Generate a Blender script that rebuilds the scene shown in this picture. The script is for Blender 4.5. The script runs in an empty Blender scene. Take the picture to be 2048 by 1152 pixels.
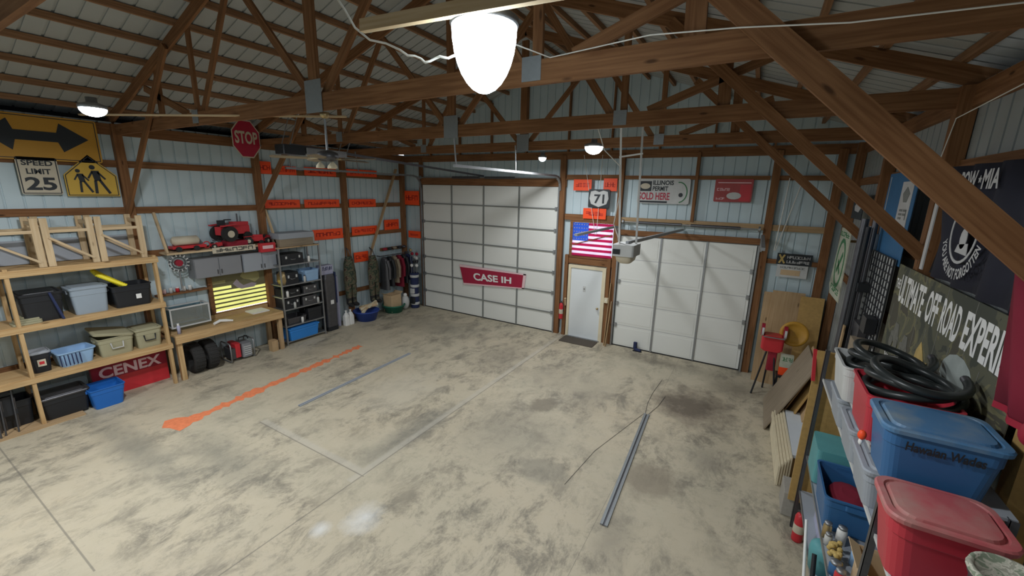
import bpy, math, random
from mathutils import Vector, Matrix
random.seed(7)
PI = math.pi
D = bpy.data
COL = bpy.context.scene.collection
SC = bpy.context.scene

# ------------------------------------------------------------------ camera
cd = D.cameras.new('camera'); cam = D.objects.new('camera', cd); COL.objects.link(cam)
cd.sensor_width = 36.0; cd.lens = 14.52; cd.clip_start = 0.02; cd.clip_end = 200
CP = Vector((10.9014, -10.8918, 4.1311))
CF = Vector((-0.491226, 0.840382, -0.229031)); CR = Vector((0.860480, 0.509003, 0.022120)); CU = Vector((-0.135167, 0.186210, 0.973168))
mw = Matrix.Identity(4)
for i in range(3):
    mw[i][0] = CR[i]; mw[i][1] = CU[i]; mw[i][2] = -CF[i]; mw[i][3] = CP[i]
cam.matrix_world = mw
SC.camera = cam
SC.view_settings.view_transform = 'Standard'; SC.view_settings.look = 'None'
SC.view_settings.gamma = 1; SC.view_settings.use_curve_mapping = False
SC.view_settings.exposure = 0.15
SC.cycles.use_denoising = True
SC.cycles.max_bounces = 8

# ------------------------------------------------------------------ daylight outside
w = D.worlds.new('outdoors'); SC.world = w; w.use_nodes = True
bg = w.node_tree.nodes['Background']; bg.inputs[0].default_value = (0.80, 0.88, 1.0, 1); bg.inputs[1].default_value = 3.6
LAMP_POWER = [74.0, 135.0, 62.0, 66.0, 130.0, 24.0]
LENS_EMIT = 22.0
LIGHTS = [  # x, y, z, whole-fixture scale
    (9.50, -8.85, 4.98), (4.25, -9.0, 4.93), (8.35, -3.9, 4.88), (6.46, -2.05, 4.88), (3.6, -12.6, 4.86), (8.6, -13.6, 4.86)]  # last two are unseen fill lamps added behind the camera

# ------------------------------------------------------------------ materials
def nodes(m):
    m.use_nodes = True
    return m.node_tree.nodes, m.node_tree.links, m.node_tree.nodes['Principled BSDF']
def rgb(h): return (h[0], h[1], h[2], 1)
def mat(name, c, rough=0.6, metal=0.0, var=0.15, scale=6.0, spec=0.4, bump=0.0, dust=None):
    m = D.materials.new(name); N, L, B = nodes(m)
    B.inputs['Roughness'].default_value = rough; B.inputs['Metallic'].default_value = metal
    B.inputs['Specular IOR Level'].default_value = spec
    tc = N.new('ShaderNodeTexCoord'); nz = N.new('ShaderNodeTexNoise'); nz.inputs['Scale'].default_value = scale
    nz.inputs['Detail'].default_value = 6
    L.new(tc.outputs['Object'], nz.inputs['Vector'])
    mx = N.new('ShaderNodeMix'); mx.data_type = 'RGBA'
    mx.inputs[6].default_value = rgb([max(0, x*(1-var)) for x in c]); mx.inputs[7].default_value = rgb([min(1, x*(1+var)) for x in c])
    L.new(nz.outputs['Fac'], mx.inputs[0])
    out = mx.outputs[2]
    if dust:
        n2 = N.new('ShaderNodeTexNoise'); n2.inputs['Scale'].default_value = 4; n2.inputs['Detail'].default_value = 8
        L.new(tc.outputs['Object'], n2.inputs['Vector'])
        r = N.new('ShaderNodeMapRange'); r.inputs[1].default_value = 0.4; r.inputs[2].default_value = 0.7; L.new(n2.outputs['Fac'], r.inputs[0])
        m2 = N.new('ShaderNodeMix'); m2.data_type = 'RGBA'; L.new(r.outputs[0], m2.inputs[0]); L.new(out, m2.inputs[6]); m2.inputs[7].default_value = rgb(dust)
        out = m2.outputs[2]
    L.new(out, B.inputs['Base Color'])
    if bump:
        bp = N.new('ShaderNodeBump'); bp.inputs['Strength'].default_value = bump; bp.inputs['Distance'].default_value = 0.01
        L.new(nz.outputs['Fac'], bp.inputs['Height']); L.new(bp.outputs[0], B.inputs['Normal'])
    return m
def wood(name, a, b, rough=0.75):
    m = D.materials.new(name); N, L, B = nodes(m); B.inputs['Roughness'].default_value = rough; B.inputs['Specular IOR Level'].default_value = 0.25
    uv = N.new('ShaderNodeUVMap'); mp = N.new('ShaderNodeMapping'); mp.inputs['Scale'].default_value = (1.6, 34, 1)
    L.new(uv.outputs[0], mp.inputs[0])
    nz = N.new('ShaderNodeTexNoise'); nz.inputs['Scale'].default_value = 1.0; nz.inputs['Detail'].default_value = 5; nz.inputs['Distortion'].default_value = 0.4
    L.new(mp.outputs[0], nz.inputs['Vector'])
    tc = N.new('ShaderNodeTexCoord'); n2 = N.new('ShaderNodeTexNoise'); n2.inputs['Scale'].default_value = 1.3; L.new(tc.outputs['Object'], n2.inputs['Vector'])
    vo = N.new('ShaderNodeTexVoronoi'); vo.inputs['Scale'].default_value = 1.0; mp2 = N.new('ShaderNodeMapping'); mp2.inputs['Scale'].default_value = (1.7, 6, 1)
    L.new(uv.outputs[0], mp2.inputs[0]); L.new(mp2.outputs[0], vo.inputs['Vector'])
    mx = N.new('ShaderNodeMix'); mx.data_type = 'RGBA'; mx.inputs[6].default_value = rgb(a); mx.inputs[7].default_value = rgb(b)
    r = N.new('ShaderNodeMapRange'); r.inputs[1].default_value = 0.35; r.inputs[2].default_value = 0.65; L.new(nz.outputs['Fac'], r.inputs[0]); L.new(r.outputs[0], mx.inputs[0])
    m2 = N.new('ShaderNodeMix'); m2.data_type = 'RGBA'; m2.blend_type = 'MULTIPLY'; m2.inputs[0].default_value = 0.45
    L.new(mx.outputs[2], m2.inputs[6]); L.new(n2.outputs['Fac'], m2.inputs[7])
    kn = N.new('ShaderNodeMapRange'); kn.inputs[1].default_value = 0.05; kn.inputs[2].default_value = 0.11; L.new(vo.outputs['Distance'], kn.inputs[0])
    m3 = N.new('ShaderNodeMix'); m3.data_type = 'RGBA'; L.new(kn.outputs[0], m3.inputs[0]); m3.inputs[6].default_value = rgb([x*0.35 for x in a]); L.new(m2.outputs[2], m3.inputs[7])
    L.new(m3.outputs[2], B.inputs['Base Color'])
    return m
def glow(name, c, s):
    m = D.materials.new(name); N, L, B = nodes(m)
    B.inputs['Base Color'].default_value = rgb(c); B.inputs['Emission Color'].default_value = rgb(c); B.inputs['Emission Strength'].default_value = s
    return m
def cloth_lit(name, c, tr=0.6):   # thin cloth: daylight shows through
    m = D.materials.new(name); N, L, B = nodes(m); N.remove(B)
    d = N.new('ShaderNodeBsdfDiffuse'); t = N.new('ShaderNodeBsdfTranslucent'); x = N.new('ShaderNodeMixShader')
    d.inputs[0].default_value = rgb(c); t.inputs[0].default_value = rgb(c); x.inputs[0].default_value = tr
    L.new(d.outputs[0], x.inputs[1]); L.new(t.outputs[0], x.inputs[2]); L.new(x.outputs[0], N['Material Output'].inputs[0])
    return m
def glassy(name, c=(0.9, 0.95, 1), mixf=0.1):
    m = D.materials.new(name); N, L, B = nodes(m); N.remove(B)
    t = N.new('ShaderNodeBsdfTransparent'); g = N.new('ShaderNodeBsdfGlossy'); x = N.new('ShaderNodeMixShader')
    t.inputs[0].default_value = rgb(c); g.inputs['Roughness'].default_value = 0.08; x.inputs[0].default_value = mixf
    L.new(t.outputs[0], x.inputs[1]); L.new(g.outputs[0], x.inputs[2]); L.new(x.outputs[0], N['Material Output'].inputs[0])
    return m

def floor_mat():
    m = D.materials.new('stained_concrete'); N, L, B = nodes(m)
    tc = N.new('ShaderNodeTexCoord'); P = tc.outputs['Object']
    def noise(s, d=8, r=0.6, dist=0.0, sc=None):
        n = N.new('ShaderNodeTexNoise'); n.inputs['Scale'].default_value = s; n.inputs['Detail'].default_value = d; n.inputs['Roughness'].default_value = r; n.inputs['Distortion'].default_value = dist
        if sc:
            mp = N.new('ShaderNodeMapping'); mp.inputs['Scale'].default_value = sc; L.new(P, mp.inputs[0]); L.new(mp.outputs[0], n.inputs['Vector'])
        else: L.new(P, n.inputs['Vector'])
        return n.outputs['Fac']
    def rng(x, a, b, c=0.0, d=1.0):
        r = N.new('ShaderNodeMapRange'); r.inputs[1].default_value = a; r.inputs[2].default_value = b; r.inputs[3].default_value = c; r.inputs[4].default_value = d
        L.new(x, r.inputs[0]); return r.outputs[0]
    def ma(op, a, b=None, clamp=False):
        n = N.new('ShaderNodeMath'); n.operation = op; n.use_clamp = clamp
        for i, q in enumerate((a, b)):
            if q is None: continue
            if isinstance(q, (int, float)): n.inputs[i].default_value = q
            else: L.new(q, n.inputs[i])
        return n.outputs[0]
    def mix(f, a, b):
        n = N.new('ShaderNodeMix'); n.data_type = 'RGBA'
        if isinstance(f, (int, float)): n.inputs[0].default_value = f
        else: L.new(f, n.inputs[0])
        for i, q in ((6, a), (7, b)):
            if isinstance(q, tuple): n.inputs[i].default_value = rgb(q)
            else: L.new(q, n.inputs[i])
        return n.outputs[2]
    sp = N.new('ShaderNodeSeparateXYZ'); L.new(P, sp.inputs[0]); X, Y = sp.outputs[0], sp.outputs[1]
    c = mix(rng(noise(0.35, 4), 0.35, 0.65), (0.54, 0.465, 0.335), (0.46, 0.42, 0.315))
    c = mix(rng(noise(5, 10, 0.7), 0.35, 0.75), c, (0.53, 0.47, 0.355))
    # tyre dirt: streaky along the building, more of it in two lanes
    lane = ma('ADD', rng(noise(0.45, 5, 0.6, 0.8), 0.36, 0.56), 0.0)
    st = rng(noise(2.4, 15, 0.80, 0.35, (1.0, 0.6, 1)), 0.47, 0.60)
    c = mix(ma('MULTIPLY', ma('MULTIPLY', lane, st), 0.72), c, (0.145, 0.135, 0.11))
    fine = rng(noise(7, 15, 0.85, 0.3), 0.53, 0.66)
    c = mix(ma('MULTIPLY', ma('MULTIPLY', fine, rng(noise(0.8, 3), 0.36, 0.56)), 0.6), c, (0.20, 0.19, 0.16))
    n4 = N.new('ShaderNodeTexNoise'); n4.inputs['Scale'].default_value = 2.2; n4.inputs['Detail'].default_value = 12; n4.inputs['Roughness'].default_value = 0.72; L.new(P, n4.inputs['Vector'])
    def blob(cx, cy, rx, ry, col, amt, col0, soft=0.6):
        dx = ma('DIVIDE', ma('SUBTRACT', X, cx), rx); dy = ma('DIVIDE', ma('SUBTRACT', Y, cy), ry)
        d2 = ma('SQRT', ma('ADD', ma('MULTIPLY', dx, dx), ma('MULTIPLY', dy, dy)))
        d2 = ma('ADD', d2, ma('MULTIPLY', ma('SUBTRACT', n4.outputs['Fac'], 0.5), 1.6))
        return mix(ma('MULTIPLY', rng(d2, soft, 1.0, 1.0, 0.0), amt), col0, col)
    c = blob(10.22, -2.5, 0.85, 1.0, (0.12, 0.095, 0.072), 0.88, c, 0.3)
    c = blob(10.05, -5.2, 0.45, 0.6, (0.27, 0.23, 0.17), 0.7, c)
    c = blob(7.7, -4.1, 0.28, 0.35, (0.23, 0.20, 0.15), 0.8, c)
    c = blob(8.6, -5.9, 0.5, 0.35, (0.26, 0.24, 0.19), 0.6, c)
    c = blob(7.6, -5.2, 1.2, 1.3, (0.20, 0.185, 0.15), 0.5, c, -0.2)
    c = blob(7.2, -2.6, 0.8, 1.5, (0.21, 0.19, 0.15), 0.5, c, -0.2)
    c = blob(8.3, -3.3, 1.0, 1.2, (0.20, 0.185, 0.15), 0.55, c, -0.2)
    c = blob(9.9, -6.6, 0.3, 0.7, (0.22, 0.20, 0.16), 0.5, c, 0.1)
    c = blob(10.7, -4.2, 0.35, 0.5, (0.24, 0.22, 0.18), 0.5, c, 0.1)
    c = blob(6.2, -6.2, 0.35, 1.5, (0.18, 0.18, 0.155), 0.6, c, 0.2)
    c = blob(5.7, -2.4, 0.9, 1.5, (0.20, 0.18, 0.14), 0.55, c, 0.1)
    c = blob(3.0, -1.6, 2.2, 0.9, (0.19, 0.185, 0.15), 0.5, c, 0.1)
    c = blob(2.8, -8.9, 2.0, 0.35, (0.17, 0.17, 0.145), 0.55, c, 0.1)
    c = blob(4.3, -8.3, 1.4, 0.5, (0.18, 0.18, 0.15), 0.55, c, 0.1)
    c = blob(11.0, -1.2, 0.9, 0.6, (0.19, 0.17, 0.13), 0.6, c, 0.1)
    c = blob(9.2, -0.6, 2.0, 0.35, (0.19, 0.17, 0.13), 0.55, c, 0.1)
    c = blob(7.05, -7.95, 0.28, 0.32, (0.78, 0.80, 0.80), 0.6, c, 0.0)
    c = blob(6.75, -8.35, 0.14, 0.16, (0.78, 0.80, 0.80), 0.6, c, 0.0)
    c = blob(4.9, -5.2, 0.9, 1.2, (0.56, 0.51, 0.40), 0.6, c, 0.3)
    # sawn joints
    j = None
    for q, v in ((X, 6.39), (Y, -7.42), (Y, -10.0), (X, 9.62)):
        wd = 0.012 if v != 9.62 else 0.004
        t = rng(ma('ABSOLUTE', ma('SUBTRACT', q, v)), wd*0.5, wd, 1, 0)
        if q is Y: t = ma('MULTIPLY', t, ma('MULTIPLY', ma('LESS_THAN', X, 6.42 if v > -8 else 5.2), ma('GREATER_THAN', X, 3.7 if v > -8 else 0.5)))
        j = t if j is None else ma('MAXIMUM', j, t)
    pale = None
    for q, v in ((X, 6.33), (Y, -7.36)):
        t = rng(ma('ABSOLUTE', ma('SUBTRACT', q, v)), 0.03, 0.08, 1, 0)
        if q is Y: t = ma('MULTIPLY', t, ma('MULTIPLY', ma('LESS_THAN', X, 6.42), ma('GREATER_THAN', X, 3.7)))
        else: t = ma('MULTIPLY', t, ma('GREATER_THAN', Y, -7.6))
        pale = t if pale is None else ma('MAXIMUM', pale, t)
    c = mix(ma('MULTIPLY', pale, 0.45), c, (0.52, 0.49, 0.42))
    c = mix(ma('MULTIPLY', j, 0.6), c, (0.15, 0.14, 0.12))
    L.new(c, B.inputs['Base Color'])
    B.inputs['Roughness'].default_value = 0.62; B.inputs['Specular IOR Level'].default_value = 0.35
    bp = N.new('ShaderNodeBump'); bp.inputs['Strength'].default_value = 0.15; bp.inputs['Distance'].default_value = 0.01
    L.new(noise(14, 8), bp.inputs['Height']); L.new(bp.outputs[0], B.inputs['Normal'])
    return m

def camo_mat(name, cols, scale=9):
    m = D.materials.new(name); N, L, B = nodes(m); B.inputs['Roughness'].default_value = 0.85
    tc = N.new('ShaderNodeTexCoord'); nz = N.new('ShaderNodeTexNoise'); nz.inputs['Scale'].default_value = scale; nz.inputs['Detail'].default_value = 4; nz.inputs['Distortion'].default_value = 0.8
    L.new(tc.outputs['Object'], nz.inputs['Vector'])
    cr = N.new('ShaderNodeValToRGB'); cr.color_ramp.interpolation = 'CONSTANT'
    e = cr.color_ramp.elements; e[0].color = rgb(cols[0]); e[0].position = 0; e[1].position = 0.44; e[1].color = rgb(cols[1])
    for p, c in zip((0.52, 0.58), cols[2:]):
        k = e.new(p); k.color = rgb(c)
    L.new(nz.outputs['Fac'], cr.inputs[0]); L.new(cr.outputs[0], B.inputs['Base Color'])
    return m

M = dict(
    floor=floor_mat(),
    beam=wood('aged_timber', (0.22, 0.096, 0.037), (0.335, 0.164, 0.072)),
    beam2=wood('aged_purlin_timber', (0.28, 0.145, 0.07), (0.42, 0.235, 0.125)),  # lightened: light on the purlins' lower edges is put into this colour
    pine=wood('fresh_pine', (0.56, 0.35, 0.155), (0.72, 0.50, 0.255)),
    lath=wood('pale_lumber', (0.66, 0.48, 0.28), (0.78, 0.61, 0.39)),
    ply=wood('plywood', (0.50, 0.33, 0.17), (0.60, 0.42, 0.24)),
    plyd=wood('dusty_plywood', (0.30, 0.24, 0.17), (0.38, 0.31, 0.22)),
    osb=mat('tan_board', (0.46, 0.29, 0.10), 0.8, var=0.25, scale=20),
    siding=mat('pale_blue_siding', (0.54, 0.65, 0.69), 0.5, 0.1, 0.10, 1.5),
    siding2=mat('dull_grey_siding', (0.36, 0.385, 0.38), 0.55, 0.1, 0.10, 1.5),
    roofm=mat('roof_sheet', (0.40, 0.42, 0.41), 0.55, 0.1, 0.12, 1.2),
    soffit=mat('dark_soffit', (0.02, 0.022, 0.028), 0.9),
    doorw=mat('white_door_panel', (0.74, 0.75, 0.71), 0.45, 0, 0.03, 2),
    doorj=mat('door_joint', (0.20, 0.21, 0.20), 0.6),
    pdoor=mat('white_steel_door', (0.72, 0.76, 0.77), 0.4, 0, 0.03, 2),
    steel=mat('galvanised_steel', (0.34, 0.35, 0.36), 0.45, 0.8, 0.15, 12),
    dsteel=mat('dark_steel', (0.12, 0.12, 0.13), 0.4, 0.7, 0.2, 12),
    plate=mat('truss_plate', (0.28, 0.30, 0.31), 0.6, 0.5, 0.12, 25),
    black=mat('black_plastic', (0.018, 0.02, 0.024), 0.4, 0, 0.2),
    blackm=mat('black_rubber', (0.022, 0.022, 0.022), 0.75, 0, 0.25, 20),
    hose=mat('black_hose', (0.02, 0.025, 0.025), 0.35, 0, 0.2, 20),
    navyb=mat('deep_blue_plastic', (0.03, 0.07, 0.32), 0.4, 0, 0.1, 3),
    navy=mat('navy_cloth', (0.02, 0.03, 0.09), 0.8),
    grey=mat('grey_plastic', (0.33, 0.36, 0.40), 0.5, 0, 0.08, 3),
    greyb=mat('grey_blue_plastic', (0.30, 0.36, 0.42), 0.5, 0, 0.08, 3),
    lgrey=mat('light_grey', (0.55, 0.56, 0.55), 0.5),
    cabinet=mat('grey_painted_steel', (0.26, 0.27, 0.29), 0.45, 0.2, 0.06, 2),
    white=mat('white_paint', (0.80, 0.80, 0.78), 0.5, 0, 0.03),
    cream=mat('cream_board', (0.72, 0.64, 0.46), 0.7, 0, 0.12),
    foam=mat('white_foam', (0.62, 0.66, 0.69), 0.7, 0, 0.08),
    card=mat('cardboard', (0.58, 0.42, 0.25), 0.85, 0, 0.1),
    blue=mat('blue_plastic', (0.02, 0.15, 0.52), 0.35, 0, 0.1, 3),
    bblue=mat('bright_blue_plastic', (0.03, 0.22, 0.62), 0.35, 0, 0.1, 3),
    lblue=mat('pale_blue_plastic', (0.30, 0.48, 0.72), 0.45, 0, 0.1, 3),
    tblue=mat('tote_blue', (0.035, 0.13, 0.30), 0.38, 0, 0.06, 3),
    tbluel=mat('dusty_blue_lid', (0.07, 0.19, 0.36), 0.5, 0, 0.1, 5, dust=(0.24, 0.30, 0.33)),
    tred=mat('tote_red', (0.50, 0.035, 0.055), 0.35, 0, 0.06, 3),
    tredl=mat('dusty_red_lid', (0.46, 0.10, 0.11), 0.55, 0, 0.1, 5, dust=(0.42, 0.27, 0.23)),
    red=mat('red_paint', (0.55, 0.03, 0.04), 0.35, 0, 0.12),
    fadr=mat('faded_red', (0.38, 0.07, 0.07), 0.6, 0, 0.2),
    dred=mat('dark_red', (0.30, 0.012, 0.03), 0.6, 0, 0.12),
    maroon=mat('maroon_cloth', (0.20, 0.01, 0.028), 0.85, 0, 0.12, 8),
    banner=mat('banner_red', (0.36, 0.015, 0.05), 0.6, 0, 0.08),
    pinkw=mat('pink_white', (0.80, 0.55, 0.58), 0.6, 0, 0.1),
    orange=mat('fluorescent_orange', (1.0, 0.085, 0.015), 0.5, 0, 0.08),
    dorange=mat('dark_orange_ink', (0.42, 0.02, 0.01), 0.6),
    opaint=mat('orange_floor_paint', (0.80, 0.23, 0.10), 0.8, 0, 0.3, 14),
    yel=mat('sign_yellow', (0.62, 0.40, 0.06), 0.5, 0, 0.08),
    yelo=mat('sign_amber', (0.50, 0.26, 0.03), 0.5, 0, 0.08),
    yelb=mat('bright_yellow', (0.85, 0.72, 0.03), 0.5, 0, 0.08),
    signw=mat('sign_cream', (0.58, 0.52, 0.40), 0.5, 0, 0.06),
    ink=mat('sign_black', (0.02, 0.025, 0.03), 0.5),
    stopr=mat('stop_red', (0.42, 0.02, 0.05), 0.4, 0, 0.1),
    olive=mat('olive_plastic', (0.36, 0.34, 0.22), 0.6, 0, 0.1, 3),
    green=mat('green_plastic', (0.02, 0.16, 0.10), 0.5),
    sgreen=mat('sign_green', (0.05, 0.20, 0.08), 0.6),
    sage=mat('sage_board', (0.46, 0.48, 0.38), 0.6, 0, 0.3, 12),
    teal=mat('teal_plastic', (0.10, 0.32, 0.34), 0.5),
    lav=mat('lavender_tube', (0.42, 0.43, 0.58), 0.5),
    rope=mat('white_cord', (0.80, 0.78, 0.72), 0.6),
    brass=mat('brass', (0.50, 0.38, 0.20), 0.35, 0.8),
    rubber=mat('tyre_rubber', (0.028, 0.027, 0.026), 0.85, 0, 0.3, 30, bump=0.4),
    matb=mat('coir_mat', (0.09, 0.075, 0.06), 0.95, 0, 0.3, 40, bump=0.5),
    cblock=mat('concrete_block', (0.36, 0.34, 0.30), 0.9, 0, 0.15, 30, bump=0.3),
    denim=mat('blue_sign', (0.03, 0.13, 0.28), 0.6),
    flagb=mat('flag_black', (0.016, 0.017, 0.03), 0.85),
    flagw=mat('flag_white', (0.50, 0.50, 0.50), 0.8),
    camo=camo_mat('camouflage_cloth', [(0.03, 0.045, 0.03), (0.09, 0.10, 0.06), (0.16, 0.12, 0.08), (0.05, 0.03, 0.02)]),
    postr=camo_mat('poster_print', [(0.055, 0.06, 0.045), (0.10, 0.10, 0.065), (0.16, 0.15, 0.08), (0.075, 0.07, 0.05)], 2.5),
    pgold=mat('poster_gold', (0.50, 0.36, 0.12), 0.6, 0, 0.4, 10),
    phaze=mat('poster_haze', (0.34, 0.38, 0.36), 0.6, 0, 0.4, 6),
    pgrey=mat('poster_grey', (0.14, 0.14, 0.12), 0.6, 0, 0.5, 15),
    glass=glassy('window_glass'), aqua=glassy('tank_glass', (0.55, 0.68, 0.75), 0.25),
    lens=glow('lamp_lens', (0.80, 0.92, 1.0), LENS_EMIT),
    fred=cloth_lit('flag_red_cloth', (0.62, 0.05, 0.18)), fwht=cloth_lit('flag_white_cloth', (0.92, 0.80, 0.88)), fblu=cloth_lit('flag_blue_cloth', (0.10, 0.22, 0.62)),
    fyel=cloth_lit('yellow_cloth', (0.90, 0.84, 0.42)), fdrk=cloth_lit('dark_cloth', (0.22, 0.20, 0.12), 0.3),
)

# ------------------------------------------------------------------ mesh builder
_txt = {}
def text_mesh(s):
    if s in _txt: return _txt[s]
    cu = D.curves.new('t', 'FONT'); cu.body = s; cu.resolution_u = 3; cu.offset = 0.03
    ob = D.objects.new('t', cu); COL.objects.link(ob)
    dg = bpy.context.evaluated_depsgraph_get(); me = D.meshes.new_from_object(ob.evaluated_get(dg))
    vs = [v.co.copy() for v in me.vertices]; fs = [tuple(p.vertices) for p in me.polygons]
    D.objects.remove(ob); D.curves.remove(cu); D.meshes.remove(me)
    x0 = min(v.x for v in vs); x1 = max(v.x for v in vs); y0 = min(v.y for v in vs); y1 = max(v.y for v in vs)
    vs = [((v.x-x0)/(x1-x0), (v.y-y0)/(y1-y0)) for v in vs]
    _txt[s] = (vs, fs); return _txt[s]

class MB:
    def __init__(s): s.v = []; s.f = []; s.uv = []; s.sm = []
    def add(s, vs, fs, uvs=None, smooth=False):
        n = len(s.v); s.v += [Vector(v) for v in vs]
        for i, f in enumerate(fs):
            s.f.append([n+k for k in f]); s.uv.append(uvs[i] if uvs else None); s.sm.append(smooth)
        return s
    def bar(s, p1, p2, wd, h, up=(0, 0, 1), twist=0):
        p1 = Vector(p1); p2 = Vector(p2); d = (p2-p1); ln = d.length; d.normalize(); up = Vector(up)
        if abs(d.dot(up)) > 0.98: up = Vector((0, 1, 0)) if abs(d.y) < 0.9 else Vector((1, 0, 0))
        r = d.cross(up).normalized(); u = r.cross(d)
        if twist:
            q = Matrix.Rotation(twist, 3, d); r = q @ r; u = q @ u
        vs = [p + r*a*wd/2 + u*b*h/2 for p in (p1, p2) for a, b in ((-1, -1), (1, -1), (1, 1), (-1, 1))]
        fs = [(0, 1, 5, 4), (1, 2, 6, 5), (2, 3, 7, 6), (3, 0, 4, 7), (3, 2, 1, 0), (4, 5, 6, 7)]
        o = random.random()*20; uv = []
        for k, x in enumerate((wd, h, wd, h)):
            uv.append([(o, o+k), (o, o+k+x), (o+ln, o+k+x), (o+ln, o+k)])
        uv += [[(0, 0), (0, .05), (.05, .05), (.05, 0)]]*2
        return s.add(vs, fs, uv)
    def box(s, a, b, rz=0):
        (x0, y0, z0), (x1, y1, z1) = a, b
        dx, dy, dz = abs(x1-x0), abs(y1-y0), abs(z1-z0); cx, cy, cz = (x0+x1)/2, (y0+y1)/2, (z0+z1)/2
        n = len(s.v)
        if dy >= dx and dy >= dz: s.bar((cx, cy-dy/2, cz), (cx, cy+dy/2, cz), dx, dz)
        elif dx >= dz: s.bar((cx-dx/2, cy, cz), (cx+dx/2, cy, cz), dy, dz)
        else: s.bar((cx, cy, cz-dz/2), (cx, cy, cz+dz/2), dx, dy, (0, 1, 0))
        if rz:
            q = Matrix.Rotation(rz, 3, 'Z'); c = Vector((cx, cy, cz))
            for i in range(n, len(s.v)): s.v[i] = c + q @ (s.v[i]-c)
        return s
    def loft(s, loops, cap0=True, cap1=True, smooth=False, closed=True):
        n = len(loops[0]); vs = [p for l in loops for p in l]; fs = []
        for i in range(len(loops)-1):
            for k in range(n if closed else n-1):
                k2 = (k+1) % n; fs.append((i*n+k, i*n+k2, (i+1)*n+k2, (i+1)*n+k))
        s.add(vs, fs, None, smooth)
        if cap0: s.add(loops[0], [tuple(range(n))[::-1]])
        if cap1: s.add(loops[-1], [tuple(range(n))])
        return s
    def rings(s, axis_pts, radii, seg=16, smooth=True, cap=True, up=None):
        L = []
        pts = [Vector(p) for p in axis_pts]
        prev = None
        for i, p in enumerate(pts):
            d = (pts[min(i+1, len(pts)-1)] - pts[max(i-1, 0)]).normalized()
            if prev is None:
                a = Vector((0, 0, 1)) if abs(d.z) < 0.9 else Vector((1, 0, 0))
                if up: a = Vector(up)
                r = d.cross(a).normalized()
            else:
                r = (prev - d*prev.dot(d)).normalized()
            prev = r; u = d.cross(r); rad = radii[i] if isinstance(radii, (list, tuple)) else radii
            L.append([p + (r*math.cos(2*PI*k/seg) + u*math.sin(2*PI*k/seg))*rad for k in range(seg)])
        return s.loft(L, cap, cap, smooth)
    def cyl(s, p1, p2, r1, r2=None, seg=16): return s.rings([p1, p2], [r1, r1 if r2 is None else r2], seg)
    def lathe(s, c, prof, seg=24, smooth=True):
        c = Vector(c)
        L = [[c + Vector((r*math.cos(2*PI*k/seg), r*math.sin(2*PI*k/seg), z)) for k in range(seg)] for r, z in prof]
        return s.loft(L, prof[0][0] > 1e-3, prof[-1][0] > 1e-3, smooth)
    def ball(s, c, rx, ry=None, rz=None, seg=14, n=8):
        ry = ry or rx; rz = rz or rx; c = Vector(c); L = []
        for i in range(1, n):
            t = PI*i/n; L.append([c + Vector((rx*math.sin(t)*math.cos(2*PI*k/seg), ry*math.sin(t)*math.sin(2*PI*k/seg), -rz*math.cos(t))) for k in range(seg)])
        return s.loft(L, True, True, True)
    def torus(s, c, R, r, seg=28, sg=10, tilt=None, a0=0, a1=2*PI, sq=1.0):
        c = Vector(c); q = tilt or Matrix.Identity(3); full = abs(a1-a0-2*PI) < 1e-6
        pts = [c + q @ Vector((R*math.cos(a0+(a1-a0)*k/seg), R*sq*math.sin(a0+(a1-a0)*k/seg), 0)) for k in range(seg+1)]
        return s.rings(pts, r, sg, cap=not full, up=q @ Vector((0, 0, 1)))
    def rrect(s, c, w, l, z, r=0.05, n=4, q=None):
        c = Vector(c); P = []
        for (sx, sy, a) in ((1, 1, 0), (-1, 1, PI/2), (-1, -1, PI), (1, -1, 1.5*PI)):
            for k in range(n+1):
                t = a + PI/2*k/n; v = Vector((sx*(w/2-r) + r*math.cos(t), sy*(l/2-r) + r*math.sin(t), z))
                P.append(c + (q @ v if q else v))
        return P
    def build(s, name, m, parent=None, off=None, bevel=0):
        me = D.meshes.new(name)
        o = off if off is not None else (Vector(parent['_o']) if parent is not None and '_o' in parent else Vector((0, 0, 0)))
        me.from_pydata([v-Vector(o) for v in s.v], [], s.f)
        uvl = me.uv_layers.new(name='UVMap')
        k = 0
        for i, p in enumerate(me.polygons):
            u = s.uv[i]
            for j in range(p.loop_total):
                if u: uvl.data[p.loop_start+j].uv = u[j]
                else:
                    co = me.vertices[me.loops[p.loop_start+j].vertex_index].co; uvl.data[p.loop_start+j].uv = (co.x+co.y, co.z)
            p.use_smooth = s.sm[i]
        me.materials.append(m if not isinstance(m, str) else M[m])
        ob = D.objects.new(name, me); COL.objects.link(ob)
        if parent is not None:
            ob.parent = parent
            if '_o' in parent: ob['_o'] = parent['_o']
        elif off is not None: ob.location = off
        if bevel:
            b = ob.modifiers.new('b', 'BEVEL'); b.width = bevel; b.segments = 2; b.limit_method = 'ANGLE'
        return ob

def tag(o, label, cat, group=None):
    o['label'] = label; o['category'] = cat
    if group: o['group'] = group
    return o
def struct(o): o['kind'] = 'structure'; return o
def thing(name, label, cat, loc, group=None):
    o = D.objects.new(name, None); COL.objects.link(o); o.location = loc; o.empty_display_size = 0.1
    o['_o'] = tuple(loc); return tag(o, label, cat, group)

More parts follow.
